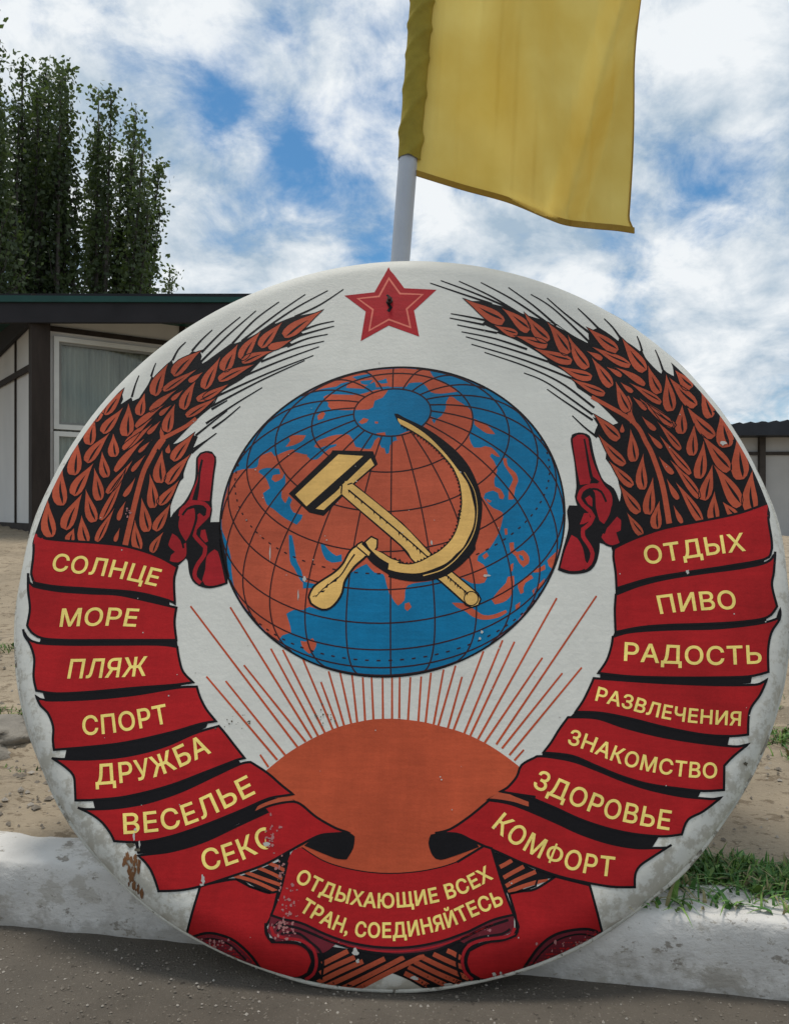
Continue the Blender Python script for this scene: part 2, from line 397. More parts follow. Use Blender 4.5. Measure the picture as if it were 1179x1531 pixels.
M_ORANGE = pm('terracotta_paint', (0.46, 0.085, 0.040)); M_GRAIN = pm('grain_paint', (0.41, 0.075, 0.034)); M_SUNP = pm('sun_paint', (0.45, 0.075, 0.030), 0.1, [(0.73, 30.0, (0.2, 0.06, 0.035)), (0.74, 80.0, (0.16, 0.05, 0.03))])
M_BLUE = pm('sea_blue_paint', (0.003, 0.15, 0.30), 0.12, [(0.735, 34.0, (0.35, 0.45, 0.5))]); M_BLACK = pm('black_paint', (0.007, 0.006, 0.007), 0.2, [(0.755, 30.0, (0.25, 0.23, 0.22))])
M_GRID = pm('grid_line_paint', (0.035, 0.012, 0.012), 0.2, None); M_GOLD = pm('gold_paint', (0.70, 0.42, 0.125), 0.16, [(0.70, 22.0, (0.5, 0.28, 0.08))]); M_YEL = pm('yellow_lettering_paint', (0.85, 0.66, 0.18), 0.1, [(0.70, 40.0, (0.62, 0.45, 0.12))])
M_RAY = pm('ray_paint', (0.46, 0.07, 0.022), 0.15, None); M_STARL = pm('star_line_paint', (0.62, 0.16, 0.11), 0.1, None)

board = empty('emblem_board', mat=BM)
tag(board, 'round white board painted with a red emblem, globe and Cyrillic ribbons, leaning on the kerb', 'painted sign')
def lathe(name, prof, m, n=160):
    v = []; f = []
    for k in range(n):
        a = 2 * math.pi * k / n
        for r, z in prof:
            v.append((r * math.cos(a), 1 + r * math.sin(a), z))
    w = len(prof)
    for k in range(n):
        for i in range(w - 1):
            f.append((k * w + i, ((k + 1) % n) * w + i, ((k + 1) % n) * w + i + 1, k * w + i + 1))
    return mesh(name, v, f, m, board, smooth=True)
pr = [(0.0001, TT), (0.45, TT), (0.85, TT), (R0 - 0.01, TT)] + [(R0 + (RR - 0.004 - R0) * math.sin(a * math.pi / 28), face_z(R0 + (RR - 0.004 - R0) * math.sin(a * math.pi / 28))) for a in range(15)]
lathe('panel', pr + [(RR - 0.02, -0.006), (0.9, -0.01), (0.0001, -0.012)], M_WHITE)
rim_m = mat('dirty_white_rim', (0.56, 0.54, 0.47), 0.75, 0.25, 9.0, spots=[(0.56, 12.0, (0.27, 0.24, 0.19)), (0.60, 34.0, (0.16, 0.14, 0.11))], bump=0.6, bscale=60)
def rim():
    v = []; f = []; n = 260; w = 10
    for k in range(n):
        a = 2 * math.pi * k / n; wob = 0.0035 * noise.noise(Vector((math.cos(a) * 6, math.sin(a) * 6, 0)))
        for i in range(w):
            b = 2 * math.pi * i / w; r = RR - 0.006 + (0.0065 + wob * 0.4) * math.cos(b) + wob; v.append((r * math.cos(a), 1 + r * math.sin(a), 0.002 + 0.010 * math.sin(b)))
    for k in range(n):
        for i in range(w): f.append((k * w + i, ((k + 1) % n) * w + i, ((k + 1) % n) * w + (i + 1) % w, k * w + (i + 1) % w))
    mesh('rim', v, f, rim_m, board, smooth=True)
rim()
brush(M_WHITE, 0.035)
def soil_edge():
    """brown splashed dirt in blotches that thicken towards the rim of the white panel"""
    nt = M_WHITE.node_tree; N = nt.nodes; L = nt.links; b = N['Principled BSDF']; src = b.inputs['Base Color'].links[0].from_socket
    tc = N.new('ShaderNodeTexCoord'); ds = N.new('ShaderNodeVectorMath'); ds.operation = 'DISTANCE'; L.new(tc.outputs['Object'], ds.inputs[0]); ds.inputs[1].default_value = (0.0, 1.10, 0.04)
    nz = N.new('ShaderNodeTexNoise'); nz.inputs['Scale'].default_value = 24; nz.inputs['Detail'].default_value = 10; nz.inputs['Roughness'].default_value = 0.72; L.new(tc.outputs['Object'], nz.inputs['Vector'])
    a = N.new('ShaderNodeMapRange'); L.new(ds.outputs['Value'], a.inputs[0]); a.inputs[1].default_value = 0.78; a.inputs[2].default_value = 1.06; a.inputs[3].default_value = -0.30; a.inputs[4].default_value = 0.08
    ad = N.new('ShaderNodeMath'); ad.operation = 'ADD'; L.new(nz.outputs[0], ad.inputs[0]); L.new(a.outputs[0], ad.inputs[1])
    r = N.new('ShaderNodeMapRange'); r.interpolation_type = 'SMOOTHSTEP'; L.new(ad.outputs[0], r.inputs[0]); r.inputs[1].default_value = 0.50; r.inputs[2].default_value = 0.62; r.inputs[4].default_value = 0.6
    mx = N.new('ShaderNodeMix'); mx.data_type = 'RGBA'; L.new(r.outputs[0], mx.inputs[0]); L.new(src, mx.inputs[6]); mx.inputs[7].default_value = (0.31, 0.27, 0.20, 1); L.new(mx.outputs[2], b.inputs['Base Color'])
soil_edge()

# ------------------------------------------------------------------ painted emblem, traced shape by shape
def star_inset(P, k):
    c = Vector((sum(p[0] for p in P) / len(P), sum(p[1] for p in P) / len(P)))
    return [tuple(c + (Vector(p) - c) * k) for p in P]
STAR = [(580.7, 400.5), (603.6, 432), (650.6, 434), (617.6, 464), (625.2, 502), (580.7, 485.8), (540, 508.7), (547.6, 465.4), (516.5, 442.5), (560.3, 438)]
st_ = paint('star', [([STAR], M_CRIM, 1), (stroke(star_inset(STAR, 0.72), 2.6, True, False), M_STARL, 2), (stroke(STAR, 2.0, True, False), M_CRIM, 2),
                     (stroke([(578, 441), (584, 446), (579, 452), (584, 460), (580, 466)], (3, 5)), M_BLACK, 3)], board)
def bolt():
    b = MB(); u, v = px(582.5, 451); c = lift(u, v, 4)
    b.tube([(c[0], c[1], c[2]), (c[0], c[1], c[2] + 0.006)], 0.010, 6); b.tube([(c[0], c[1], c[2] + 0.006), (c[0], c[1] - 0.002, c[2] + 0.020)], 0.0055, 10)
    b.build('bolt', mat('rusty_bolt', (0.05, 0.03, 0.025), 0.7, 0.3, 90), board)
bolt()

# ---- globe
GC, GRX, GS, GRY, LAT0 = (586.2, 780.7), 257.3, 12.2, 231.0, math.radians(43)
def gmap(u, v): return (GC[0] + u * GRX, GC[1] - u * GS - v * GRY)
def gpt(lat, lon):
    la, lo = math.radians(lat), math.radians(lon)
    x = math.cos(la) * math.sin(lo); y = math.sin(la) * math.cos(LAT0) - math.cos(la) * math.cos(lo) * math.sin(LAT0)
    z = math.sin(la) * math.sin(LAT0) + math.cos(la) * math.cos(lo) * math.cos(LAT0); return x, y, z
disc = [gmap(math.cos(a * math.pi / 90), math.sin(a * math.pi / 90)) for a in range(180)]
def gclip(p):
    """keep traced coast points on the globe"""
    out = []
    for x, y in p:
        u = (x - GC[0]) / GRX; v = -(y - GC[1] + u * GS) / GRY; r = math.hypot(u, v)
        if r > 0.993: u, v = u / r * 0.993, v / r * 0.993
        out.append(gmap(u, v))
    return out
land = []
eur = zA(80,735, 130,700, 190,680, 270,668, 290,602, 360,570, 382,600, 440,572, 500,555, 515,575, 560,572, 600,545, 590,580, 585,600, 615,622, 650,618, 690,580) \
    + zA(735,545, 768,530, 765,522, 700,535, 660,548, 630,540, 650,505, 690,488, 740,470, 800,462, 850,465, 875,498, 890,540, 930,548, 985,552, 1010,500, 1035,478, 1050,492, 1040,520, 1052,545, 1072,548, 1082,585, 1100,580, 1108,530, 1130,505, 1175,492) \
    + zB(30,510, 55,500, 50,470, 90,455, 130,440, 180,440, 230,405, 262,350, 290,395, 302,368, 335,345, 362,300, 365,258, 385,222, 410,228, 430,245, 470,270, 515,305, 532,355, 515,440, 512,490, 540,545, 580,545, 610,535, 650,545, 690,585, 703,605, 680,600, 650,580, 640,600, 665,630, 685,690, 668,740, 672,790, 705,805, 730,850, 722,870, 700,865, 690,830, 660,815, 610,832, 600,860, 632,900, 660,925, 720,955, 716,1010, 700,1070, 680,1110, 640,1175) \
    + zD(622,262, 565,300, 560,330, 600,355, 625,410, 605,468, 570,475, 520,470, 470,440, 440,440, 380,400, 290,452, 150,475, 110,505, 102,580, 62,612, 25,565, 15,470) \
    + zC(1110,560, 1085,480, 1065,415, 1010,405, 960,350, 900,380, 810,450, 760,520, 690,600, 660,640, 600,620, 560,640, 500,640, 455,665, 480,745, 485,785, 430,800, 405,840, 320,770, 180,620, 130,500, 112,400, 105,300, 78,200, 50,130, 45,40) + zA(45,950, 62,860, 90,760)
land.append(gclip(eur))
for p in (zA(570,205, 700,140, 850,85, 1000,50, 1179,35) + zB(100,30, 262,62, 280,95, 340,130, 430,175, 440,192, 330,205, 270,196, 240,160, 215,135, 130,140, 115,160, 0,163) + zA(1110,157, 1020,165, 1010,130, 985,142, 950,160, 945,175, 900,172, 830,168, 850,130, 800,140, 770,160, 690,172, 620,195),
          zA(690,225, 720,210, 890,212, 960,198, 1020,180, 1095,180, 1060,230, 1010,250, 1000,290, 970,305, 740,305, 720,262, 700,250), zA(650,345, 685,318, 700,330, 685,362, 655,372), zA(910,385, 940,358, 972,366, 960,385, 930,397), zA(1012,380, 1032,382, 1030,394, 1012,392),
          zA(1020,455, 1075,448, 1080,470, 1030,470), zA(450,540, 480,500, 470,475, 520,465, 578,468, 560,498, 500,530),
          zB(540,362, 600,390, 640,420, 672,460, 620,455, 575,425, 542,398), zB(720,610, 745,612, 752,660, 802,705, 817,755, 800,795, 788,870, 756,872, 760,800, 785,745, 752,690, 728,650), zB(615,865, 650,880, 640,892, 622,885), zB(300,360, 260,345, 240,380, 262,372),
          zD(650,575, 700,512, 740,470, 752,432, 790,425, 792,490, 765,560, 722,592, 670,605), zD(400,595, 480,600, 545,640, 600,672, 660,670, 740,640, 748,655, 690,688, 600,702, 530,682, 490,652, 430,622), zD(762,218, 790,214, 792,262, 810,275, 850,264, 885,305, 882,348, 850,372, 822,342, 800,300, 770,275),
          zD(730,128, 748,128, 750,165, 735,168), zD(592,300, 620,278, 632,300, 606,322), zD(770,355, 788,345, 782,395, 768,400), zD(815,475, 870,432, 900,420, 912,440, 862,470, 850,500, 852,530, 832,540), zD(910,392, 960,370, 985,355, 988,385, 950,402, 915,405),
          zD(1000,330, 1040,290, 1085,258, 1080,300, 1045,385, 1010,365), zD(668,842, 760,772, 800,722, 900,602, 940,560, 990,480, 985,540, 930,620, 860,700, 760,800), zD(930,500, 985,440, 970,490, 940,520), zD(800,610, 830,590, 825,625, 802,640), zD(905,520, 925,500, 915,545),
          zD(105,600, 132,592, 147,622, 122,647, 104,632), zC(545,835, 575,840, 620,818, 645,850, 630,892, 600,916, 560,882)):
    land.append(gclip(p))
seas = [zA(285,688, 330,672, 410,678, 418,712, 372,718, 362,745, 385,762, 432,735, 445,690, 450,770, 430,805, 425,860, 450,895, 470,850, 492,872, 478,905, 500,952, 558,968, 552,992, 520,1030, 450,992, 410,962, 372,930, 332,902, 308,832, 352,800, 325,735, 280,700),
        zA(490,572, 555,545, 600,538, 585,490, 602,510, 612,565, 642,575, 590,590, 520,575), zA(588,595, 640,580, 700,540, 772,522, 768,534, 700,562, 660,600, 640,620, 605,620), zC(470,168, 490,170, 505,240, 520,330, 552,400, 562,470, 545,455, 500,370, 478,330), zC(560,460, 600,470, 640,478, 660,500, 560,505),
        zC(670,225, 688,218, 720,262, 770,300, 802,290, 805,335, 740,342, 705,325, 680,275), zA(870,100, 930,88, 990,80, 1002,100, 950,110, 900,118), zA(1025,125, 1060,118, 1082,108, 1092,138, 1050,142), zA(920,125, 1000,118, 975,150, 925,142), zD(820,290, 845,300, 855,328, 840,330, 825,312), zC(300,770, 150,560, 110,430, 60,200, 48,120, 60,150, 80,210, 105,300, 112,400, 135,500)]
seas = [gclip(p) for p in seas]
globe = paint('globe', [([disc], M_BLUE, 1), (stroke(disc, 2.8, True, False), M_BLACK, 5)], board)
paint('landmass', [([q for p in land for q in poly(p, True, 70)], M_ORANGE, 2), ([q for p in seas[:-1] for q in poly(p, True, 70)], M_BLUE, 3)], globe)
grid = []
def gline(pts, w, dash=False):
    run = []; k = 0
    for la, lo in pts:
        x, y, z = gpt(la, lo); k += 1
        if z > 0.01 and not (dash and k % 3 == 0): run.append(gmap(x * 0.995, y * 0.995))
        else:
            if len(run) > 1: grid.append(run)
            run = []
    if len(run) > 1: grid.append(run)
for la in (77, 62, 47, 32, 17, 2, -13, -28, -41): gline([(la, lo) for lo in range(-180, 184, 4)], 2)
for la in (23.5, -21): gline([(la, lo * 1.4) for lo in range(-100, 101)], 2, True)
for lo in range(-180, 180, 15): gline([(la, lo - 0.6) for la in range(77, -49, -4)], 2)
gs = []
for r in grid: gs += stroke(r, 2.1, False, False)
paint('grid_lines', [(gs, M_GRID, 4)], globe)

# ---- hammer and sickle
HB = zA(745,562, 1000,568, 1030,650, 880,778, 690,975, 600,955, 470,835, 735,580)
HF1 = zA(782,588, 938,598, 582,915, 512,842); HF2 = zA(985,612, 1008,655, 872,772, 690,938, 640,930, 760,830)
hu = [(526.7, 724), (600, 783.5), (644, 829), (675, 856), (713, 888)]; hl = [(509, 737), (600, 815.5), (618, 838), (657, 867), (694, 900)]
HAND = hu + [(717, 896), (714, 904), (705, 907), (697, 904)] + hl[::-1] + [(508, 728), (515, 722)]
mid = [(521, 733), (598, 797), (640, 834), (668, 861), (697, 886)]
ticks = []
for i in range(34):
    t = i / 33 * (len(mid) - 1); j = min(int(t), len(mid) - 2); a = Vector(mid[j]).lerp(Vector(mid[j + 1]), t - j)
    if i % 4 != 3: ticks.append([(a.x - 1, a.y - 1), (a.x + 3.0, a.y + 0.5), (a.x + 0.5, a.y + 4.6 + (i % 3))])
knob = [(704 + 10.5 * math.cos(k * math.pi / 12), 895 + 10.5 * math.sin(k * math.pi / 12)) for k in range(24)]
ham = paint('hammer', [([HB] + stroke(HAND, 4.6, True, False), M_BLACK, 5), ([HF1, HF2] + poly(HAND), M_GOLD, 6),
                 (stroke(mid, (2.6, 1.8)) + ticks + stroke(knob, 1.6, True, False) + stroke(zA(805,780, 800,835), 2.2) + stroke(zA(840,778, 870,768), 2.0), M_BLACK, 7), (poly(hl[1:1] + [(697.5, 892), (704, 888), (711, 893), (711, 900), (703, 903.5), (698, 899)]), M_GOLD, 7)], board)
sb_out = zB(38,332, 60,332, 100,355, 250,430, 400,540, 500,650, 560,770, 588,870, 590,960, 572,1080, 548,1160) + zD(550,258, 500,318, 430,382, 330,440, 200,462, 100,456, 0,432) + zC(1100,420, 1000,352, 955,300)
sb_in = zC(1005,268, 1060,280, 1120,318, 1179,335) + zD(60,342, 130,352, 200,335, 260,303, 330,262, 400,190, 440,100, 452,10) + zB(442,1000, 462,900, 450,780, 420,700, 390,650, 300,550, 200,472, 80,402, 40,352)
sg_out = zB(60,360, 150,403, 250,472, 350,572, 430,672, 500,772, 530,870, 545,950, 535,1040, 500,1120, 470,1175) + zD(430,285, 380,335, 320,368, 200,408, 80,405, 0,385) + zC(1100,348, 1040,312, 1000,275, 960,215, 990,188, 1018,205, 1018,240)
sg_in = zC(1010,262, 1060,285, 1120,318, 1179,335) + sb_in[4:-1]
jag = []
jp = cat(sb_in[1:-1], False, 5)
for i in range(2, len(jp) - 1):
    a, b = Vector(jp[i]), Vector(jp[i + 1]); d = b - a; nn = Vector((-d.y, d.x)).normalized(); mdp = (a + b) / 2 - nn * 3.2
    jag.append([tuple(a), tuple(b), tuple(mdp)])
hand = zC(905,240, 878,256, 850,290, 815,355, 760,410, 680,462, 630,502, 603,560, 615,595, 680,632, 730,622, 772,580, 800,530, 812,470, 832,430, 880,362, 940,310, 962,282)
tang = zC(955,215, 990,185, 1022,200, 1020,245, 1000,275, 975,250)
ring = zC(905,232, 930,218, 985,272, 975,298, 950,300, 900,250)
sick = paint('sickle', [(poly(sb_out + sb_in[:-1]) + stroke(hand, 6.4, True) + stroke(tang, 5, True) + poly(hand) + stroke(ring, 5, True), M_BLACK, 8),
                 (poly(sg_out[:-4] + sg_in) + poly(hand) + poly(tang) + poly(ring), M_GOLD, 9),
                 (stroke(zB(478,700, 535,800, 556,880, 560,960, 545,1060, 505,1150) + zD(445,300, 400,345, 330,392, 220,425), (0.8, 1.6)), M_GOLD, 9),
                 (jag + stroke(zC(900,245, 965,300), 2.2) + stroke(zC(930,222, 985,275), 2.2) + stroke(zC(640,560, 690,505, 790,430, 850,340, 885,290), (1.2, 2.4)) + stroke(sb_in[1:-1], 1.6) + [zC(690,505, 720,470, 715,500), zC(730,470, 780,430, 770,462), zC(650,530, 700,515, 690,530), zC(660,545, 620,560, 625,552)], M_BLACK, 10)], board)

# ---- sun and rays
sun = paint('sun', [(poly(zE(40,1165, 70,1140, 150,1078, 250,1020, 360,972, 470,946, 535,940, 600,940, 690,950, 760,965, 880,1000, 1000,1060, 1110,1140, 1130,1170) + [(755, 1185), (735, 1230), (722, 1278), (680, 1312), (480, 1312), (447, 1276), (432, 1225), (405, 1180)]), M_SUNP, 2)], board)
rays = []
RAYS = [zE(60,1142, 25,1090), zE(97,1112) + zF(910,800), zE(130,1092) + zF(995,820), zE(183,1060) + zF(840,490), zE(216,1036) + zF(1075,750), zE(242,1022) + zF(1015,495), zE(268,1012, 70,645), zE(297,1000, 120,650), zE(330,985, 205,690), zE(352,978, 280,785), zE(377,968, 312,740), zE(407,960, 360,745), zE(432,955, 410,755), zE(465,948, 455,765), zE(500,945, 492,765), zE(540,942, 538,765), zE(578,942, 578,762), zE(608,942, 610,765), zE(645,944, 655,765), zE(688,950, 700,762), zE(718,958, 741,746), zE(752,963, 794,733), zE(772,968, 844,716), zE(812,978, 871,763), zE(835,988, 961,656), zE(880,1002, 1041,610), zE(905,1012, 1091,616), zE(938,1025, 1268,433), zE(966,1040, 1208,683), [(741.5, 1113), (891, 891)], [(750, 1119), (840, 1006.5)], [(761, 1129), (869, 998)], [(768.5, 1137), (782.6, 1121)]]
for r in RAYS: rays += stroke(r, (3.3, 2.6), False, False)
paint('sun_rays', [(rays, M_RAY, 1)], board)

# ---- wheat sheaves
def grain(bx, by, tx, ty, w):
    a = Vector((bx, by)); b = Vector((tx, ty)); d = b - a; a = a - d * 0.05; b = b + d * 0.15; d = b - a; w *= 1.24; n = Vector((-d.y, d.x)).normalized(); L_ = []
    k = d.length; bend = (hash((int(bx), int(by))) % 7 - 3) * 0.012 * k
    for t, h in ((0.0, 0.22), (0.07, 0.39), (0.2, 0.5), (0.36, 0.48), (0.55, 0.35), (0.76, 0.17)): L_.append((t, h))
    ctr = lambda t: a + d * t + n * bend * 4 * t * (1 - t)
    pts = [ctr(t) + n * (h * w) for t, h in L_] + [b] + [ctr(t) - n * (h * w) for t, h in reversed(L_)]
    slit = [ctr(0.04) + n * w * 0.16, ctr(0.2) + n * w * 0.02, ctr(0.42) - n * w * 0.03, ctr(0.62) + n * w * 0.03, ctr(0.4) + n * w * 0.11, ctr(0.16) + n * w * 0.21]
    return [(p.x, p.y) for p in pts], [(p.x, p.y) for p in slit]
def grains(z, s, lst, slit=True):
    g = []; sl_ = []
    for bx, by, tx, ty, w in lst:
        (b,), (t,) = z(bx, by), z(tx, ty)
        p, q = grain(b[0], b[1], t[0], t[1], w / s); g += poly(p, True, 60)
        if slit and w >= 55: sl_ += poly(q, True, 80)
    return g, sl_
def sheaf(name, base, groups, stems, awns):
    G_ = []; SL = []
    for z, s, lst in groups:
        a, b = grains(z, s, lst); G_ += a; SL += b
    for pts, w in stems: G_ += stroke(pts, w)
    A_ = []
    for p in awns: A_ += stroke(p, (1.5, 3.4), False, True)
    OL = []
    for z, s, lst in groups:
        for q in grains(z, s, lst)[0]: OL += stroke(q, 1.3, True, False)
    return paint(name, [(poly(base, True, 25), M_BLACK, 1), (A_, M_BLACK, 2), (G_, M_GRAIN, 3), (SL + OL, M_BLACK, 4)], board)
LB = [(44, 812), (49, 790), (48, 770), (60, 752)] + zO(130,895, 190,868, 205,790, 240,722, 300,590, 330,520, 400,420, 440,360, 470,330, 520,240, 600,155, 650,112) + zP(60,800, 130,740, 250,620, 262,690, 240,735, 335,672, 345,705, 400,680, 480,560, 512,485, 530,500, 640,392, 690,340, 705,398, 780,350, 868,268, 942,275, 955,310, 945,340, 960,375, 1100,290) + zQ(0,745, 190,608, 210,612, 285,585, 410,520, 530,442, 545,450, 690,393, 720,390, 905,352, 840,420, 740,505, 775,540, 720,565, 660,600, 690,620, 520,675, 430,750, 300,880, 170,960, 90,1020, 30,1115) + zP(1110,640, 1060,745, 920,860, 700,1085, 740,1075, 880,1005, 920,1020, 880,1115, 890,1130) + zM(600,180, 560,230, 500,400, 500,440, 470,470, 400,640, 385,690, 385,790, 420,730, 340,1010, 350,1190, 430,1230, 240,1180) + [(180, 830), (120, 820)]
gl = [(zO, 5.895, [(205,1185,190,900,112), (300,905,312,605,112), (405,640,442,380,105), (545,375,600,160,92), (335,1115,475,845,105), (410,815,572,575,98), (530,525,712,305,88), (670,268,832,78,82), (370,1240,415,1130,75), (515,1250,490,1030,92), (590,1055,530,805,92), (637,865,600,615,88), (700,665,670,465,82), (765,485,765,305,86), (870,298,895,48,104), (620,1225,760,970,62), (660,1028,850,645,62), (715,800,922,535,58), (788,608,1032,345,54), (860,415,1100,165,54), (780,1235,820,1125,36), (810,1045,870,895,42), (860,835,950,685,42), (930,615,1040,485,38), (990,445,1092,348,36), (600,170,700,-20,70)]),
      (zP, 5.895, [(95,810,250,618,85), (400,825,447,655,78), (532,645,645,405,96), (705,465,925,282,92), (260,1125,505,915,54), (380,928,612,755,52), (505,785,722,618,52), (625,605,892,438,58), (480,992,582,888,38), (585,828,682,748,38), (690,695,782,615,36), (842,532,952,458,44), (640,970,712,755,86), (655,1165,668,1090,42), (970,585,1102,345,86), (785,768,892,550,84), (920,690,1175,558,66), (825,832,1062,688,62), (400,1160,510,1055,36)]),
      (zQ, 5.359, [(125,818,232,635,88), (270,725,412,535,80), (425,628,582,458,78), (620,540,892,362,84), (495,642,662,582,52), (285,752,508,676,60), (100,895,352,788,66), (-20,1045,165,938,54)]),
      (zM, 5.895, [(285,475,310,225,98), (225,695,203,435,88), (172,905,133,645,92), (100,1070,75,835,84), (405,275,575,65,86), (355,478,542,255,84), (285,665,442,478,76), (248,895,372,685,80), (218,1090,312,935,64)])]
sl1 = (zO(868,1275, 920,1050, 980,800, 1040,600, 1130,430) + zP(460,1290, 540,1130, 610,1040, 700,990, 820,925, 905,858), (8.5, 5.5)); sl2 = (zP(560,1120, 615,1050, 600,980, 620,900), (9, 4))
AWL = [zQ(575,275, 380,420, 200,610), zQ(785,215, 560,370, 275,590), zQ(965,185, 700,330, 420,520), zQ(1090,175, 900,300, 700,395), zW(285,695, 230,750, 188,830), zW(480,605, 400,680, 330,760), zW(685,510, 540,630, 400,772), zW(800,465, 600,640, 395,840), zQ(1015,430, 880,460, 745,510), zQ(1015,470, 880,505, 740,545), zQ(965,535, 800,570, 640,635), zQ(935,590, 700,650, 430,755), zQ(895,635, 580,750, 270,880), zQ(850,705, 480,850, 80,1030), zQ(780,745, 420,910, 30,1115), zQ(440,962, 230,1090, -10,1250), zQ(265,1112, 150,1210, 40,1290), zP(550,370, 530,420, 508,490), zP(402,480, 370,560, 338,670), zP(1080,990, 1000,1050, 885,1125), zM(790,45, 690,120, 570,220), zP(1179,790, 1050,890, 900,1010), zP(1179,700, 1100,745, 1040,780)]
sheaf('wheat_sheaf', LB, gl, [sl1, sl2], AWL)
RB_ = zR(298,270, 420,270, 505,290, 660,330, 760,372, 940,428, 1020,458, 1100,510) + zS(0,250, 70,262, 200,355, 340,430, 352,400, 345,330, 440,292, 530,350, 610,412, 625,362, 660,402, 740,455, 800,502, 818,482, 850,560, 940,660, 990,700, 1002,655, 1040,690, 1100,722, 1090,640, 1065,565) + [(1012, 545), (1024, 556), (1038, 571), (1057, 592), (1075, 614), (1096, 642), (1116, 673), (1135, 711), (1149, 752), (1150, 775), (1060, 800), (945, 842), (922, 848)] + zN(490,1172, 560,1060, 590,860, 560,780, 575,690, 555,600, 520,500, 440,390, 445,340, 400,220, 340,170) + zS(410,1195, 430,1150, 385,1080, 470,1120, 560,1152, 610,1135, 520,1040, 390,920, 250,825, 190,712, 100,660, 0,610) + zR(950,735, 860,672, 700,582, 540,522, 560,510, 430,452, 470,410, 440,390, 380,330)
gr_ = [(zR, 5.359, [(590,435,315,270,88), (795,505,608,345,80), (950,585,788,385,84), (1110,685,968,465,88), (705,538,545,470,58), (940,628,715,555,64), (1135,755,868,655,72)]),
       (zS, 5.895, [(330,645,183,385,90), (365,735,108,638,78), (480,880,220,755,66), (540,808,392,585,84), (690,1030,598,795,84), (590,498,362,315,88), (835,670,662,415,98), (965,868,882,652,84), (700,628,402,475,70), (465,572,345,508,44), (835,795,595,655,54), (635,722,515,648,40), (975,955,728,795,60), (735,862,638,782,40), (855,1015,745,915,44), (1100,1155,815,925,60), (935,1195,828,1085,44), (1065,1020,1035,740,100)]),
       (zT, 5.89, [(360,120,240,-20,90), (530,375,458,145,95), (672,630,630,365,130), (795,910,772,570,130), (890,1205,905,880,118), (395,275,195,50,98), (555,545,352,305,98), (690,840,485,562,104), (780,1150,585,835,115), (760,1260,655,1135,75), (275,515,288,292,92), (370,705,392,465,88), (430,905,472,618,95), (472,1095,545,825,95), (562,1295,572,1055,92), (190,455,-10,262,62), (265,655,85,435,58), (350,865,105,555,62), (425,1075,195,775,68), (450,1295,245,975,74), (105,645,-5,525,42), (205,872,95,735,48), (250,1095,162,935,48), (285,1305,218,1165,42)]),
       (zN, 5.895, [(682,405,660,155,88), (762,650,772,375,88), (810,868,852,585,92), (882,1000,912,785,88), (545,215,358,18,88), (598,435,398,198,80), (668,625,488,428,76), (725,860,578,638,86), (755,1058,638,878,66), (585,158,585,85,38)])]
sr1 = (zS(375,905, 520,985, 690,1085, 790,1180, 850,1297) + zN(850,350, 940,620, 1000,960), (5.5, 8.5)); sr2 = (zS(740,1130, 710,1040, 715,960, 690,900), (9, 4))
AWR = [zR(15,125, 250,205, 510,292), zR(100,105, 380,210, 665,332), zR(245,110, 500,230, 765,390), zR(420,120, 680,260, 935,432), zR(640,160, 840,305, 1025,465), zR(820,215, 1000,330) + zS(355,420), zR(950,245) + zS(140,170, 350,335), zR(180,370, 320,395, 465,425), zR(170,405, 300,430, 450,460), zR(230,460, 400,495, 550,525), zR(265,515, 530,570, 790,655), zR(300,555, 640,650, 960,755), zR(345,615, 760,740, 1160,895), zR(450,680, 800,800) + zS(120,790, 400,1000), zR(765,845, 960,930) + zS(385,1060), zR(950,975, 1070,1060) + zS(385,1110), zS(255,125, 340,205, 440,305), zS(485,215, 560,290, 625,380), zS(775,370, 800,430, 820,500), zS(935,490, 970,570, 1002,665), zS(205,1070, 310,1170, 425,1260)]
sheaf('wheat_sheaf', RB_, gr_, [sr1, sr2], AWR)

# ---- ribbon knots beside the globe
def knot(base, fills, arcs, lines):
    return paint('ribbon_knot', [(poly(base, True, 55), M_BLACK, 5), ([q for f in fills for q in poly(f, True, 60)] + [q for a, w in arcs for q in stroke(a, w)], M_CRIM, 6), ([q for a, w in lines for q in stroke(a, w)], M_BLACK, 7)], board)
knot(zM(612,260, 645,218, 690,203, 750,210, 785,255, 788,300, 770,420, 748,650, 752,720, 738,800, 735,830, 815,828, 830,950, 860,1080, 885,1210, 888,1372, 800,1402, 700,1412, 600,1372, 552,1290, 535,1170, 520,1150, 450,1215, 350,1185, 330,1020, 372,850, 425,735, 500,660, 560,560, 600,450),
     [zM(628,268, 655,232, 700,218, 755,232, 772,268, 756,400, 728,645, 622,640, 640,520, 650,400, 672,285, 655,275, 640,330, 620,450, 582,540, 548,630, 500,690, 480,730, 462,800, 455,870, 480,940, 520,1000, 560,930, 600,800, 595,705, 540,720, 520,710, 600,660, 650,650, 620,640, 575,635, 600,545, 628,440), zM(612,775, 640,750, 690,790, 640,845, 612,880), zM(655,900, 690,895, 715,1000, 690,1010, 645,955), zM(400,930, 450,960, 490,1030, 522,1010, 520,1130, 450,1185, 378,1172, 390,1120, 425,1092, 385,1060, 365,1032), zM(772,1070, 800,1090, 832,1200, 866,1362, 765,1390, 690,1385, 665,1345, 690,1250, 705,1130)],
     [(zM(470,780, 480,730, 530,685, 600,660, 680,668, 722,712, 712,770, 655,830, 600,890, 592,940, 640,1000, 690,1050, 682,1120, 632,1190, 600,1260, 602,1320, 650,1368), 6.0)],
     [(zM(490,770, 530,715, 600,688, 665,710, 690,770), 3.2), (zM(600,700, 615,790, 590,880, 570,950), 3.0), (zM(430,930, 480,990, 500,1060), 3.0)])
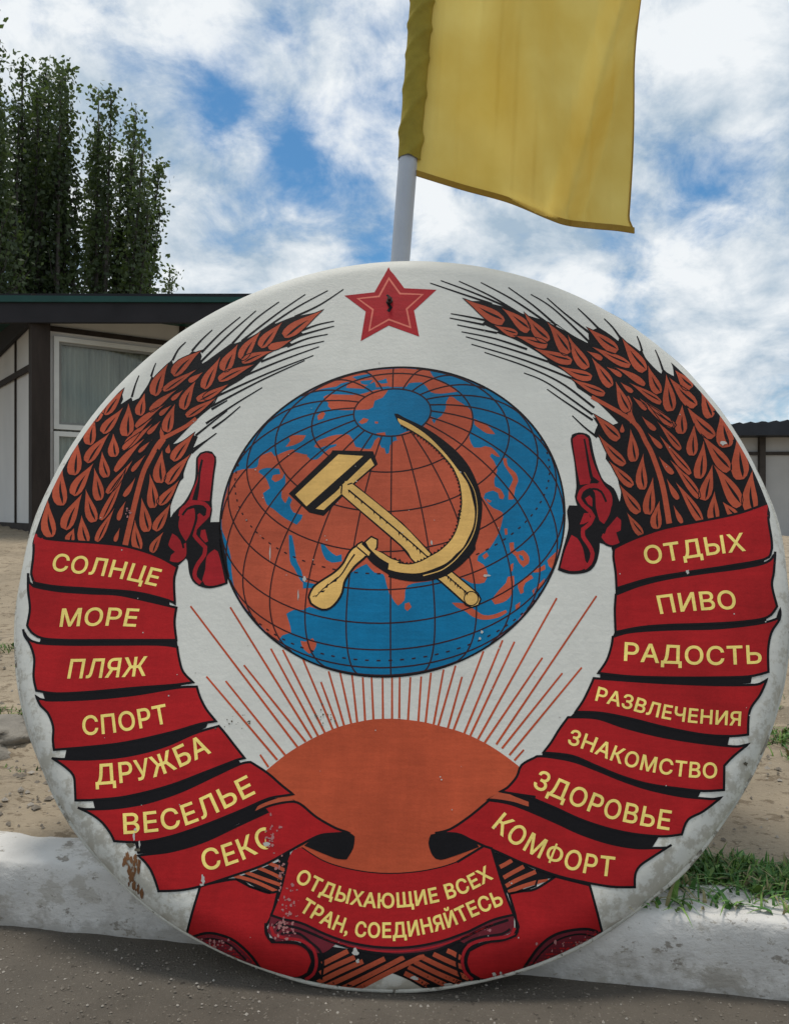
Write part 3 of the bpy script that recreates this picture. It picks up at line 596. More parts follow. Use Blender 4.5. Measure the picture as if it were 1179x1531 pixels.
knot(zN(132,215, 170,165, 240,160, 300,188, 318,250, 335,340, 372,470, 425,585, 512,650, 560,760, 592,860, 640,900, 640,1060, 560,1140, 480,1168, 420,1140, 388,1130, 385,1200, 360,1300, 310,1372, 220,1402, 110,1402, 18,1370, 60,1200, 112,1000, 100,850, 118,800, 190,802, 168,722, 182,640, 165,430),
     [zN(150,212, 190,180, 250,180, 285,208, 300,300, 335,430, 400,575, 440,640, 480,710, 490,800, 470,890, 425,965, 380,930, 355,830, 345,690, 300,640, 360,622, 385,590, 320,540, 300,610, 215,620, 182,450), zN(258,740, 300,712, 322,740, 322,812, 285,790), zN(250,870, 290,868, 312,930, 245,965, 212,968), zN(540,900, 575,930, 572,1020, 532,1040, 562,1130, 500,1152, 440,1130, 402,1080, 425,1030, 472,980), zN(140,1060, 190,1090, 240,1180, 262,1290, 292,1332, 225,1372, 120,1377, 42,1350, 82,1200)],
     [(zN(450,860, 480,790, 470,700, 400,635, 300,628, 225,672, 205,740, 242,800, 300,850, 330,900, 300,962, 242,1010, 242,1075, 292,1150, 325,1225, 302,1310, 250,1355), 6.0)],
     [(zN(240,740, 262,690, 330,655, 400,680, 445,770), 3.2), (zN(330,690, 340,790, 360,880, 385,960), 3.0), (zN(252,215, 268,300, 290,430, 318,560, 345,590), (2.5, 5)), (zN(490,910, 450,980, 425,1050), 3.0)])

# ---- lettering: glyph outlines bent along a painted baseline
def lettering(text, base, cap, parent, shear=0.0, level=9, bold=1.5, drop=None):
    cu = bpy.data.curves.new('lettering', 'FONT'); cu.body = text; cu.resolution_u = 4; cu.space_character = 1.06
    ob = bpy.data.objects.new('lettering', cu); COL.objects.link(ob)
    fi = text.find('Ф'); fx = (0, 0)
    if fi >= 0:
        text = text.replace('Ф', 'О'); xs_ = []
        for body in (text[:fi], text[:fi + 1]):
            cu.body = body; dg = bpy.context.evaluated_depsgraph_get(); dg.update(); me = ob.evaluated_get(dg).to_mesh(); xs_.append(max(v.co.x for v in me.vertices)); ob.evaluated_get(dg).to_mesh_clear()
        cu.body = text; fx = (xs_[0] + 0.02, xs_[1])
    cu.fill_mode = 'NONE'
    dg = bpy.context.evaluated_depsgraph_get(); dg.update(); me = ob.evaluated_get(dg).to_mesh()
    vs = [(v.co.x, v.co.y) for v in me.vertices]; nb = {}
    for e in me.edges:
        a, b = e.vertices; nb.setdefault(a, []).append(b); nb.setdefault(b, []).append(a)
    ob.evaluated_get(dg).to_mesh_clear(); bpy.data.objects.remove(ob); bpy.data.curves.remove(cu)
    loops = []; seen = set()
    for i in range(len(vs)):
        if i in seen or i not in nb: continue
        lp = [i]; seen.add(i); c = i + 1 if i + 1 in nb[i] else nb[i][0]
        while c not in seen:
            lp.append(c); seen.add(c); nx_ = [k for k in nb[c] if k not in seen]
            if not nx_: break
            c = c + 1 if c + 1 in nx_ else nx_[0]
        if len(lp) > 2: loops.append(lp)
    bars = []
    if fi >= 0:
        a0, a1 = fx; vs = [(x, 0.364 + (y - 0.364) * 0.74) if a0 - 0.01 < x < a1 + 0.01 else (x, y) for x, y in vs]
        c = (a0 + a1) / 2; bars = [[(c - 0.045, -0.02), (c + 0.045, -0.02), (c + 0.045, 0.75), (c - 0.045, 0.75)]]
    x0 = min(v[0] for v in vs); x1 = max(v[0] for v in vs)
    P = [Vector(p) for p in cat(base, False, 3, 170)]; acc = [0.0]
    for i in range(1, len(P)): acc.append(acc[-1] + (P[i] - P[i - 1]).length)
    tot = acc[-1]
    def at(d):
        d2 = min(max(d, 0), tot - 1e-6); i = 0
        lo, hi = 0, len(acc) - 2
        while lo < hi:
            m_ = (lo + hi + 1) // 2
            if acc[m_] <= d2: lo = m_
            else: hi = m_ - 1
        a = max(0, lo - 2); b = min(len(P) - 1, lo + 3)
        t = (P[b] - P[a]).normalized(); q = P[lo] + (P[lo + 1] - P[lo]).normalized() * (d - acc[lo])
        return q, t
    out = []
    for x, y in vs + [q for b_ in bars for q in b_]:
        yy = y / 0.728 * cap; d = (x - x0) / (x1 - x0) * tot
        q, t = at(d); n = Vector((t.y, -t.x))
        p = q + n * yy + t * (shear * yy); out.append((p.x, p.y))
    LP = []
    for lp in loops:
        q = [out[i] for i in lp]
        if drop and all(drop(*p) for p in q): continue
        if drop: q = [p if not drop(*p) else (min(p[0], 397.0), p[1]) for p in q]
        LP.append(q)
    P2 = [{'loops': LP}]
    if bars: P2.append(out[-4:])
    for q in LP: P2 += stroke(q, bold, True, False)
    return paint('lettering', [(P2, M_YEL, level)], parent)

RN = [0]
def ribbon(poly_pts, text, base, cap, shear, lev, band=None, extra=None):
    RN[0] += 1; lev = 5 + 0.13 * RN[0]
    L = [(poly(poly_pts, True, 40), M_RED, lev), (stroke(poly_pts, 3.6, True, True, 40), M_BLACK, lev + 1)]
    if band: L.append((poly(band, True, 30) + stroke(band, 3.0, True, False), M_BLACK, 4))
    r = paint('ribbon', L + (extra or []), board)
    r['label'] = 'red painted ribbon lettered ' + text
    if text: lettering(text, base, cap, r, shear, 9.5, 1.15, worn if text == 'СЕКС' else None)
    return r
def band(top, bot): return top + bot

# left column, top to bottom
ribbon(zF(135,130, 160,170, 200,192, 300,203, 430,212, 560,228, 690,268, 782,318, 770,360, 768,400, 772,480, 740,464, 600,430, 400,414, 250,404, 155,388, 140,350, 148,280, 150,220, 140,180), 'СОЛНЦЕ', zF(228,332, 350,346, 450,356, 560,374, 688,402), 25.5, 0.14, 5,
       band(zF(150,388, 250,405, 400,415, 600,431, 742,464), zF(745,492, 640,466, 520,440, 400,434, 260,424, 152,406)))
ribbon(zF(126,345, 130,385, 150,403, 260,424, 400,434, 520,440, 640,465, 778,497, 770,560, 778,640, 700,640, 500,640, 300,640, 190,632, 140,605, 122,575, 134,500, 126,420), 'МОРЕ', zF(266,580, 400,576, 500,576, 598,580), 26, 0.18, 5,
       band(zF(185,632, 300,641, 500,641, 700,641, 776,642), zF(780,668, 700,660, 500,660, 300,660, 180,654)))
ribbon(zF(104,592, 120,625, 165,652, 300,660, 500,660, 700,660, 782,670, 790,720, 808,780, 852,826, 760,838, 600,850, 400,868, 250,875, 162,862, 150,800, 153,720, 135,660, 110,620), 'ПЛЯЖ', zF(300,808, 420,806, 540,802, 640,796), 28, 0.2, 5,
       band(zF(195,874, 250,876, 400,869, 600,851, 800,836), zF(780,850, 600,880, 400,900, 205,904)))
ribbon(zF(160,886, 205,905, 400,900, 600,880, 780,850, 868,845, 882,890, 910,945, 952,997, 880,1010, 760,1045, 560,1090, 400,1110, 240,1123, 235,1080, 236,1020, 212,960, 182,930), 'СПОРТ', zF(368,1058, 480,1050, 620,1028, 742,1004), 28, 0.02, 5,
       band(zF(300,1118, 400,1111, 560,1091, 760,1046, 915,1002), zF(905,1022, 720,1110, 560,1150, 400,1165, 290,1163)))
ribbon(zH(230,65, 260,70, 400,72, 560,57, 720,17, 860,-43, 965,-75, 995,-40, 1032,8, 1078,66, 1050,72, 900,130, 740,190, 560,235, 420,250, 335,252, 332,190, 325,142, 285,102), 'ДРУЖБА', zH(425,184, 560,172, 680,150, 790,108, 930,42), 30, 0.02, 5,
       band(zH(415,252, 560,236, 740,191, 900,131, 1045,74), zH(1060,95, 950,143, 800,213, 650,263, 500,288, 425,292)))
ribbon(zH(345,284, 375,291, 500,288, 650,263, 800,213, 950,143, 1060,92, 1105,84, 1179,132, 1240,185, 1292,226, 1250,232, 1179,246, 1050,302, 900,362, 750,412, 620,436, 505,432, 490,400, 452,350, 402,312), 'ВЕСЕЛЬЕ', zH(548,400, 680,390, 800,368, 900,332, 1000,285, 1125,222), 30, 0.02, 5,
       band(zH(600,438, 750,414, 900,364, 1050,304, 1130,270), zH(1130,308, 1050,352, 900,432, 760,474, 610,484)), [(poly(zI(-40,262, 15,250, 60,232, 165,236, 185,252, 90,275, 40,300, 0,322, -60,345, -70,300), True, 30), M_BLACK, 4.1), (poly(zI(15,266, 60,245, 130,226, 168,240, 120,248, 60,263, 5,284)), M_GRAIN, 7), (stroke(zI(5,290, 60,265, 120,250, 170,245), 3.4), M_BLACK, 8)])
def worn(x, y): return x > 393 + 5 * math.sin(y * 0.9) and y < 1258 or x > 402
ribbon(zH(610,496, 640,492, 760,476, 900,434, 1050,364, 1179,304) + zI(40,270, 110,252, 182,250, 260,310, 340,356, 398,376) + zI(352,379, 280,386, 215,416, 150,452, 60,502, 0,527) + zH(1050,577, 900,626, 800,648, 700,652, 688,612, 664,556, 632,515), 'СЕКС', zH(900,562, 1000,540, 1090,506, 1220,446), 31, 0.02, 5, None,
       [(poly(zI(210,430, 258,397, 340,379, 395,375, 422,392, 416,440, 388,488, 350,486, 285,462)), M_BLACK, 7)])
# right column, top to bottom
ribbon(zG(408,236, 450,214, 530,180, 640,145, 800,114, 960,80, 1092,33, 1085,100, 1100,200, 1098,250, 1068,284, 900,315, 720,342, 560,370, 418,412, 414,340, 404,270), 'ОТДЫХ', zG(548,306, 700,284, 850,262, 985,246), 26.5, -0.04, 5,
       band(zG(418,413, 560,371, 720,343, 900,316, 1065,285), zG(1060,305, 960,325, 800,346, 640,371, 520,400, 418,438)))
ribbon(zG(1116,250, 1100,282, 1060,304, 960,324, 800,345, 640,370, 520,400, 415,440, 411,500, 412,560, 414,605, 520,584, 640,574, 800,569, 960,560, 1080,540, 1124,492, 1102,400, 1110,340), 'ПИВО', zG(612,524, 700,514, 830,506, 945,502), 27, -0.1, 5,
       band(zG(414,606, 520,585, 640,575, 800,570, 960,561, 1075,542), zG(1070,562, 1000,575, 850,590, 640,595, 480,606, 405,626)))
ribbon(zG(1138,502, 1125,545, 1080,560, 1000,574, 850,589, 640,594, 480,605, 402,626, 395,670, 375,730, 338,785, 480,800, 650,805, 850,805, 1000,800, 1086,780, 1085,680, 1100,605, 1135,548), 'РАДОСТЬ', zG(452,730, 640,742, 850,748, 1056,742), 27, -0.02, 5,
       band(zG(350,788, 480,801, 650,806, 850,806, 1010,801), zG(1005,826, 850,838, 640,830, 480,820, 350,810)))
ribbon(zG(1080,812, 1050,832, 1000,838, 850,838, 640,830, 480,820, 318,808, 300,850, 270,910, 238,956, 350,961, 480,986, 640,1026, 800,1056, 920,1063, 996,1056, 1004,952, 1050,880), 'РАЗВЛЕЧЕНИЯ', zG(325,905, 450,938, 600,980, 750,1003, 962,1017), 20.5, 0.0, 5,
       band(zG(240,958, 350,962, 480,987, 640,1027, 800,1057, 912,1064), zG(902,1104, 750,1088, 600,1062, 450,1024, 330,986, 215,982)))
ribbon(zG(1000,1096, 960,1108, 902,1106, 750,1088, 600,1062, 450,1024, 330,985, 205,980, 165,1035, 130,1092) + zJ(96,42, 220,56, 330,101, 440,146, 560,181, 700,201, 800,211, 890,206, 892,100, 932,58), 'ЗНАКОМСТВО', zJ(202,2, 290,32, 400,78, 520,116, 640,138, 740,150, 858,155), 22.5, 0.0, 5,
       band(zJ(98,44, 220,58, 330,103, 440,148, 560,183, 700,203, 785,212), zJ(770,243, 700,234, 560,204, 440,164, 330,119, 220,79, 95,60)))
ribbon(zJ(880,238, 850,246, 800,244, 700,234, 560,204, 440,164, 330,119, 220,79, 90,58, 55,66, 0,98) + zI(1100,142, 1060,188, 1030,203, 1090,213, 1179,226) + zJ(40,240, 150,286, 260,336, 380,376, 500,401, 620,411, 705,402, 732,338, 800,300), 'ЗДОРОВЬЕ', zJ(48,192, 130,232, 260,286, 370,326, 480,352, 580,372, 648,383), 28.5, 0.0, 5,
       band(zJ(38,258, 150,288, 260,338, 380,378, 500,403, 600,412), zJ(570,460, 500,460, 380,438, 260,398, 160,352, 60,308, 30,292)), [(poly(zI(970,240, 1000,222, 1060,205, 1179,226, 1230,250, 1179,285, 1100,262, 1040,248), True, 30), M_BLACK, 4.2), (poly(zI(985,232, 1040,207, 1100,228, 1150,247, 1150,266, 1090,250, 1040,238)), M_GRAIN, 7), (stroke(zI(985,238, 1040,243, 1100,255, 1150,275), 3.4), M_BLACK, 8)])
ribbon(zJ(660,448, 640,460, 600,462, 500,462, 380,440, 260,400, 160,354, 60,310) + zI(1120,272, 1060,252, 985,240, 900,310, 820,362, 758,378, 850,381, 905,405, 960,430, 1050,470, 1150,516) + zJ(0,527, 150,582, 280,613, 400,633, 498,634, 500,580, 522,540, 582,498), 'КОМФОРТ', zJ(-130,372, -60,428, 30,482, 110,520, 200,552, 290,574, 402,588), 29, 0.0, 5, None,
       [(poly(zI(740,384, 800,374, 870,384, 930,418, 942,436, 850,470, 780,490, 748,472, 730,420)), M_BLACK, 7)])
# banner across the foot
BAN = zI(165,450, 205,438, 300,500, 430,536, 570,549, 720,536, 850,500, 962,432, 995,442, 1030,560, 1060,650, 1088,720, 1000,742, 900,790, 780,832, 650,856, 520,856, 400,836, 300,802, 200,756, 120,738, 72,722, 110,620, 140,500)
FOLD = zI(72,722, 120,738, 200,756, 300,802, 400,836, 520,856, 650,856, 780,832, 900,790, 1000,742, 1088,722, 1090,790, 1030,812, 960,822, 900,850, 860,830, 760,872, 650,888, 540,888, 430,868, 350,838, 290,880, 240,870, 190,832, 90,832, 55,790)
bn = paint('ribbon', [(poly(FOLD), M_MAROON, 7), (poly(BAN), M_RED, 8), (stroke(BAN[13:] + [], 3.6) + stroke(BAN[6:14], 3.6) + stroke(zI(200,438, 300,498, 430,534, 570,547, 720,534, 850,498, 960,434), 1.6) + stroke(zI(110,768, 180,775, 320,832, 430,866, 560,886, 650,886, 760,870, 870,822, 960,778, 1065,742), 3.8), M_BLACK, 9),
                     (stroke(zI(290,818, 400,852, 520,872, 650,872, 780,848, 900,805, 1000,760), 2.6), M_CRIM, 9)], board, 'red banner lettered ОТДЫХАЮЩИЕ ВСЕХ ТРАН, СОЕДИНЯЙТЕСЬ')
lettering('ОТДЫХАЮЩИЕ ВСЕХ', zI(172,580, 280,636, 390,672, 500,690, 620,688, 740,672, 840,645, 920,612, 1000,568), 21.5, bn, 0.0, 11)
lettering('ТРАН, СОЕДИНЯЙТЕСЬ', zI(190,702, 260,745, 340,785, 430,810, 530,816, 640,812, 750,792, 840,764, 930,722, 1045,676), 22, bn, 0.0, 11)
# side ends of the cloth and their rolled edges
TL = zH(884,628, 1040,600, 1100,632) + zI(0,608, 60,628, 100,622, 75,720, 48,770, 62,820, 110,834, 180,838, 225,868, 245,915, 225,965, 180,985, 110,980) + [(415, 1459), (392, 1453), (352, 1437), (318, 1420)] + zH(835,858, 822,848, 850,740)
TR = zI(1068,632, 1120,622, 1179,612) + zJ(150,588, 220,606, 300,626, 326,720, 356,838) + [(880, 1411), (852, 1425), (820, 1442), (786, 1452)] + zI(1040,990, 960,992, 905,965, 888,920, 900,872, 960,842, 1040,820, 1098,790, 1096,730)
ML = zH(846,866, 900,846, 960,850, 1030,880, 1100,945, 1150,1010, 1100,1000, 1000,950, 920,905); MR = zJ(356,840, 300,822, 220,826, 140,850, 80,900, 20,985, 60,990, 140,965, 250,915)
def outline(p, w=3.6): return stroke(p, w, True, True, 40)
rt = paint('ribbon_end', [(poly(TL), M_RED, 3), (poly(ML), M_MAROON, 4), (outline(TL) + stroke(zH(840,858, 900,838, 960,842, 1035,872, 1110,940, 1160,1015), 4.2) + stroke(zH(860,880, 910,862, 960,866, 1020,892, 1085,955), 2.6), M_BLACK, 5), (stroke(zI(70,770, 82,805, 130,818, 195,828, 245,860, 262,915, 250,965, 215,990), 4.6), M_CRIM, 10), (stroke(zI(48,755, 50,800, 75,835, 180,842, 228,872, 243,915, 225,965, 185,985), 3.2) + stroke(zI(82,770, 100,752, 125,765, 95,790), 3.2) + stroke(zI(282,990, 290,915, 275,870, 240,838, 190,800, 150,795, 112,800), 3.4), M_BLACK, 11)], board)
rr = paint('ribbon_end', [(poly(TR), M_RED, 3), (poly(MR), M_MAROON, 4), (outline(TR) + stroke(zJ(356,842, 300,820, 220,824, 140,848, 75,900, 10,990), 4.2) + stroke(zJ(330,858, 280,842, 220,846, 150,872, 90,920, 40,985), 2.6), M_BLACK, 5), (stroke(zI(1092,775, 1078,806, 1040,816, 960,826, 905,846, 878,880, 872,920, 885,962, 915,990), 4.6), M_CRIM, 10), (stroke(zI(1085,715, 1108,770, 1095,808, 1040,828, 960,838, 908,862, 890,895, 890,930, 905,965, 945,990), 3.2) + stroke(zI(868,990, 850,930, 858,870, 900,832, 960,812, 1040,800, 1072,780), 3.4), M_BLACK, 11)], board)
# straw of the sheaves below the ribbons
ST = []; ST2 = []
for a in (zK(400,640, 500,590, 590,545), zK(385,708, 500,650, 640,590), zK(365,775, 540,690, 700,620), zK(400,815, 620,715, 860,600), zK(520,830, 760,715, 1000,590), zK(640,830, 860,715, 1150,575)): ST.append(a)
for a in (zL(150,590, 200,612, 260,650), zL(40,618, 150,670, 280,725), zL(-60,640, 120,725, 330,815), zL(-110,680, 60,765, 260,850), zL(-160,720, 0,800, 150,870), zL(-190,770, -100,815, 0,870)): ST2.append(a)
SB = zI(195,825, 240,835, 300,850, 430,868, 560,886, 650,886, 760,870, 870,830, 930,835, 960,850, 930,930, 950,992, 860,1005, 780,1030, 720,1032, 640,990, 570,962, 500,1005, 440,1030, 330,1032, 240,1010, 175,992, 200,900)
paint('wheat_stalks', [(poly(SB), M_BLACK, 2), ([q for a in ST2 for q in stroke(a, 7.2)], M_GRAIN, 3), (stroke(zI(440,1015, 570,950, 660,905), 13), M_BLACK, 4), ([q for a in ST for q in stroke(a, 7.4)], M_GRAIN, 5)], board)
SL_ = zH(1050,590, 1130,560, 1230,520) + zI(100,480, 150,452, 150,540, 120,625, 60,630, 0,602); SR_ = zI(955,436, 1050,475, 1140,515, 1179,532) + zJ(60,545, 155,585, 80,600, 0,625) + zI(1130,625, 1062,632, 1000,540)
paint('wheat_stalks', [(poly(SL_), M_BLACK, 2), ([q for a in (zI(-90,555, 0,580, 100,625), zI(-40,540, 40,570, 110,595), zI(10,520, 70,545, 120,570), zI(50,500, 90,515, 130,535)) for q in stroke(a, 5.2)], M_GRAIN, 4), (stroke(zH(1040,600, 1100,632) + zI(10,612, 70,630), 3), M_BLACK, 5)], board)
paint('wheat_stalks', [(poly(SR_), M_BLACK, 2), ([q for a in (zI(1065,625, 1130,600, 1230,570), zI(1055,600, 1100,575, 1180,540), zI(1045,565, 1080,545, 1130,518), zI(1030,520, 1050,510, 1080,492)) for q in stroke(a, 6.2)], M_GRAIN, 4), (stroke(zI(1070,632, 1120,620, 1179,600) + zJ(70,600, 150,588), 3), M_BLACK, 5)], board)

# ---- wear: bare patches, scratches and a rust run where the paint has gone
def blot(c, r, n=14, sx=1.0, sy=1.0, seed=0):
    rn = random.Random(seed); return [(c[0] + r * sx * math.cos(k * 6.2832 / n) * (0.55 + 0.7 * rn.random()), c[1] + r * sy * math.sin(k * 6.2832 / n) * (0.55 + 0.7 * rn.random())) for k in range(n)]
M_BARE = mat('bare_primer', (0.44, 0.42, 0.38), 0.8, 0.2, 30); M_RUST = mat('rust_stain', (0.17, 0.075, 0.03), 0.9, 0.4, 14, spots=[(0.55, 30.0, (0.07, 0.03, 0.018))])
M_SCUFF = mat('rubbed_paint', (0.36, 0.15, 0.14), 0.8, 0.25, 22)
bare = []; rn = random.Random(11)
for c, r, sx, sy in [((1027, 855), 3, .9, 1.2), ((1080, 663), 4, 1.3, .8), ((304, 1315), 5, .6, 1.5), ((302, 1323), 3, 1, .7), ((531, 1424), 6, .8, 1), ((535, 1437), 4, .7, .9), ((398, 1262), 5, 1.2, .6), ((201, 1250), 4, .5, 1.6), ((209, 1262), 3, .5, 2.0), ((738, 1456), 3, 1, 1), ((748, 1454), 2.5, 1, 1), ((670, 1471), 4, 2.4, .5), ((440, 1463), 5, 2.6, .4), ((480, 1473), 4, 2.4, .5), ((620, 1462), 4, 1.6, .8), ((455, 866), 3, 1, 1.3), ((727, 861), 4, 1.4, .5), ((645, 812), 2.5, .6, 1.6), ((717, 955), 2, 1, 1), ((720, 945), 2, 1, 1.4), ((404, 827), 2.6, .5, 5), ((446, 890), 2.2, .5, 4), ((203, 1240), 2.4, 1, 1)]:
    bare.append(blot(c, r, 14, sx, sy, int(c[0])))
for i in range(70):
    a = rn.random() * 6.28; r = 0.25 + 0.72 * rn.random(); bare.append(blot((602 + 560 * r * math.cos(a), 939 + 525 * r * math.sin(a)), rn.uniform(0.5, 1.3), 8, 1, 1, i))
scuff = []; rq = random.Random(31)
for cx_, cy_, n_, sx_, sy_ in ((406, 1246, 26, 5, 14), (432, 1350, 34, 8, 18), (428, 1390, 34, 10, 9), (420, 1302, 16, 4, 16), (320, 1412, 20, 16, 6), (850, 1410, 20, 18, 6), (190, 765, 6, 3, 3)):
    for k in range(n_): scuff.append(blot((cx_ + rq.gauss(0, sx_), cy_ + rq.gauss(0, sy_)), rq.uniform(0.5, 2.3), 9, rq.uniform(0.6, 1.6), rq.uniform(0.6, 1.8), 500 + len(scuff)))
rust = []; rq = random.Random(21)
for k in range(46):
    yy = rq.uniform(492, 668); w_ = 26 + 12 * math.sin(yy * 0.05); xx = 586 + (yy - 560) * 0.08 + rq.uniform(-w_, w_)
    if yy > 610 + (xx - 553) * 0.95: continue
    rust.append(blot(zH(xx, yy)[0], rq.uniform(1.4, 4.2), 11, 0.7, 1.9, 300 + k))
grime = [blot((1010 + 14 * k, 1318 - 15 * k), 3.4, 12, 1.2, .8, 60 + k) for k in range(9)] + [blot((1113, 1142), 3.5, 12, 1, 1, 71), blot((196, 1263), 5, 14, 1.3, .8, 72), blot((206, 1271), 4, 12, 1.3, .7, 73)] + [blot((352 + rq.gauss(0, 14), 1078 + rq.gauss(0, 8)), rq.uniform(0.5, 1.7), 8, 1, 1, 80 + k) for k in range(16)] + [blot((486 + rq.gauss(0, 9), 1070 + rq.gauss(0, 10)), rq.uniform(0.5, 1.5), 8, 1, 1.4, 100 + k) for k in range(16)]
paint('worn_patches', [([p for p in bare], M_BARE, 13), (rust, M_RUST, 14), ([p for p in grime], mat('grime', (0.10, 0.085, 0.06), 0.95, 0.3, 40), 14), (scuff, M_SCUFF, 12)], board)['kind'] = 'stuff'

# ------------------------------------------------------------------ flagpole and flag
PB = Vector((0.245 - 0.40, 2.60, 0.0))
def pole_pt(z):                                   # the pole leans a little to the right
    return Vector((0.016 + (z - 1.80) * 0.078, 2.62, z))
def build_flag():
    m = mat('pole_paint', (0.47, 0.50, 0.55), 0.45, 0.08, 5.0, spots=[(0.68, 20.0, (0.3, 0.3, 0.3))], spec=0.5)
    z0 = land_h(0.9, 0.75) - 0.1
    t = MB(); t.tube([pole_pt(z0 + (3.6 - z0) * i / 12) for i in range(13)], 0.0325, 20)
    p = empty('flagpole', pole_pt(z0)); tag(p, 'pale grey metal flagpole standing behind the round board', 'flagpole')
    o = t.build('pole', m, None, True); o.parent = p; o.matrix_parent_inverse = p.matrix_world.inverted() if False else Matrix.Translation(-p.location)
    t = MB(); t.tube([pole_pt(3.6), pole_pt(3.615)], [0.036, 0.034], 20); t.tube([pole_pt(3.615), pole_pt(3.64), pole_pt(3.655)], [0.034, 0.028, 0.008], 20)
    o = t.build('cap', m, None, True); o.parent = p; o.matrix_parent_inverse = Matrix.Translation(-p.location)
    # cloth
    fm = bpy.data.materials.new('yellow_cloth'); fm.use_nodes = True; nt = fm.node_tree; N = nt.nodes; L = nt.links; N.clear()
    out = N.new('ShaderNodeOutputMaterial'); tc = N.new('ShaderNodeTexCoord')
    nz = N.new('ShaderNodeTexNoise'); nz.inputs['Scale'].default_value = 3.5; nz.inputs['Detail'].default_value = 6; L.new(tc.outputs['Object'], nz.inputs['Vector'])
    wv = N.new('ShaderNodeTexNoise'); wv.inputs['Scale'].default_value = 420; L.new(tc.outputs['Object'], wv.inputs['Vector'])
    cr = N.new('ShaderNodeValToRGB'); cr.color_ramp.elements[0].position = 0.3; cr.color_ramp.elements[0].color = (0.78, 0.55, 0.11, 1); cr.color_ramp.elements[1].position = 0.7; cr.color_ramp.elements[1].color = (0.90, 0.72, 0.22, 1)
    L.new(nz.outputs[0], cr.inputs[0])
    df = N.new('ShaderNodeBsdfDiffuse'); tr = N.new('ShaderNodeBsdfTranslucent'); mx = N.new('ShaderNodeMixShader'); mx.inputs[0].default_value = 0.56
    bp = N.new('ShaderNodeBump'); bp.inputs['Strength'].default_value = 0.25; bp.inputs['Distance'].default_value = 0.002; L.new(wv.outputs[0], bp.inputs['Height'])
    L.new(bp.outputs[0], df.inputs['Normal'])
    L.new(cr.outputs[0], df.inputs[0]); L.new(cr.outputs[0], tr.inputs[0]); L.new(df.outputs[0], mx.inputs[1]); L.new(tr.outputs[0], mx.inputs[2]); L.new(mx.outputs[0], out.inputs[0])
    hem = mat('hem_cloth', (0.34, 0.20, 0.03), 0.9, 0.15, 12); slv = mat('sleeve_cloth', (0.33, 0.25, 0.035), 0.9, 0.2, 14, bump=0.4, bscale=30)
    zt = 3.55
    f = empty('flag', pole_pt(2.15)); tag(f, 'plain yellow flag hanging from the pole above the board', 'flag')
    D = 2.62
    def P(x, y, d=D): return Vector(((x - CX) / F * d, d, CAMZ + (CY - y) / F * d))
    # hanging sheet: u across, v down; bottom edge dips to the right, folds run down and to the left
    nu, nv = 90, 110; bot = [(620, 263), (690, 284), (760, 303), (820, 327), (850, 337), (890, 342), (925, 345), (952, 349)]
    bx = cat(bot, False, 2)
    v = []; fc = []; mi = []
    top_y = CY - (zt - CAMZ) * F / D
    for j in range(nv + 1):
        b = j / nv
        for i in range(nu + 1):
            a = i / nu; q = bx[min(int(a * (len(bx) - 1)), len(bx) - 1)]
            yb = q[1]; xb = q[0]; y = top_y + (yb - top_y) * b
            xl = 622 + (265 - y) * 0.0615; xr = 940 + (345 - y) * 0.034 + 12 * sst(0.0, 1.0, (120 - y) / 200) + 2 * math.sin((y - 120) / 60.0) + (9 * sst(0.965, 1.0, b))
            x = xl + (xr - xl) * (xb - 620) / 332
            d = D - 0.012 + 0.085 * math.sin(a * 7.2 + (1 - b) * 3.6 - 0.6) * sst(0, 0.35, a) + 0.034 * math.sin(a * 15 + (1 - b) * 8.0 + 1.0) * sst(0.1, 0.6, a) + 0.05 * sst(0.60, 0.70, a - (1 - b) * 0.46) - 0.12 * sst(0.70, 0.80, a - (1 - b) * 0.46)
            d += 0.006 * noise.noise(Vector((a * 5, b * 9, 0.5))) * sst(0.0, 0.2, a)
            v.append(P(x, y, d))
    for j in range(nv):
        for i in range(nu):
            fc.append((j * (nu + 1) + i, (j + 1) * (nu + 1) + i, (j + 1) * (nu + 1) + i + 1, j * (nu + 1) + i + 1))
    o = mesh('cloth', v, fc, fm, None, None, True); o.parent = f; o.matrix_parent_inverse = Matrix.Translation(-f.location)
    # hem along the foot and the fly: a folded strip just in front of and behind the sheet
    hb = MB(); row = [v[nv * (nu + 1) + i] for i in range(nu + 1)]; row2 = [v[(nv - 2) * (nu + 1) + i] for i in range(nu + 1)]
    def strip(A, B, w):
        k = len(A); vs = []
        for off in (-w, w): vs += [p + Vector((0, off, 0)) for p in A] + [p + Vector((0, off, 0)) for p in B]
        fs = []
        for i in range(k - 1):
            fs.append((i, i + 1, k + i + 1, k + i)); fs.append((3 * k + i, 3 * k + i + 1, 2 * k + i + 1, 2 * k + i)); fs.append((2 * k + i, 2 * k + i + 1, i + 1, i)); fs.append((k + i, k + i + 1, 3 * k + i + 1, 3 * k + i))
        hb.add(vs, fs)
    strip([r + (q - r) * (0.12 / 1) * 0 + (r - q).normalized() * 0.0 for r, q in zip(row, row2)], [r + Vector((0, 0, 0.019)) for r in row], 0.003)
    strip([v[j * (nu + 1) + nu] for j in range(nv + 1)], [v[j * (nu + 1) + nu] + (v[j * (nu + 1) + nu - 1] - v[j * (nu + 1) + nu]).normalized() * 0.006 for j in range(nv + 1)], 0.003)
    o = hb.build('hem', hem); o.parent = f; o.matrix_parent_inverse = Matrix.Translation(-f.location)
    # sleeve round the pole, wrinkled
    n = 28; v = []; fc = []; h = 150; zb = CAMZ + (CY - 238) / F * D
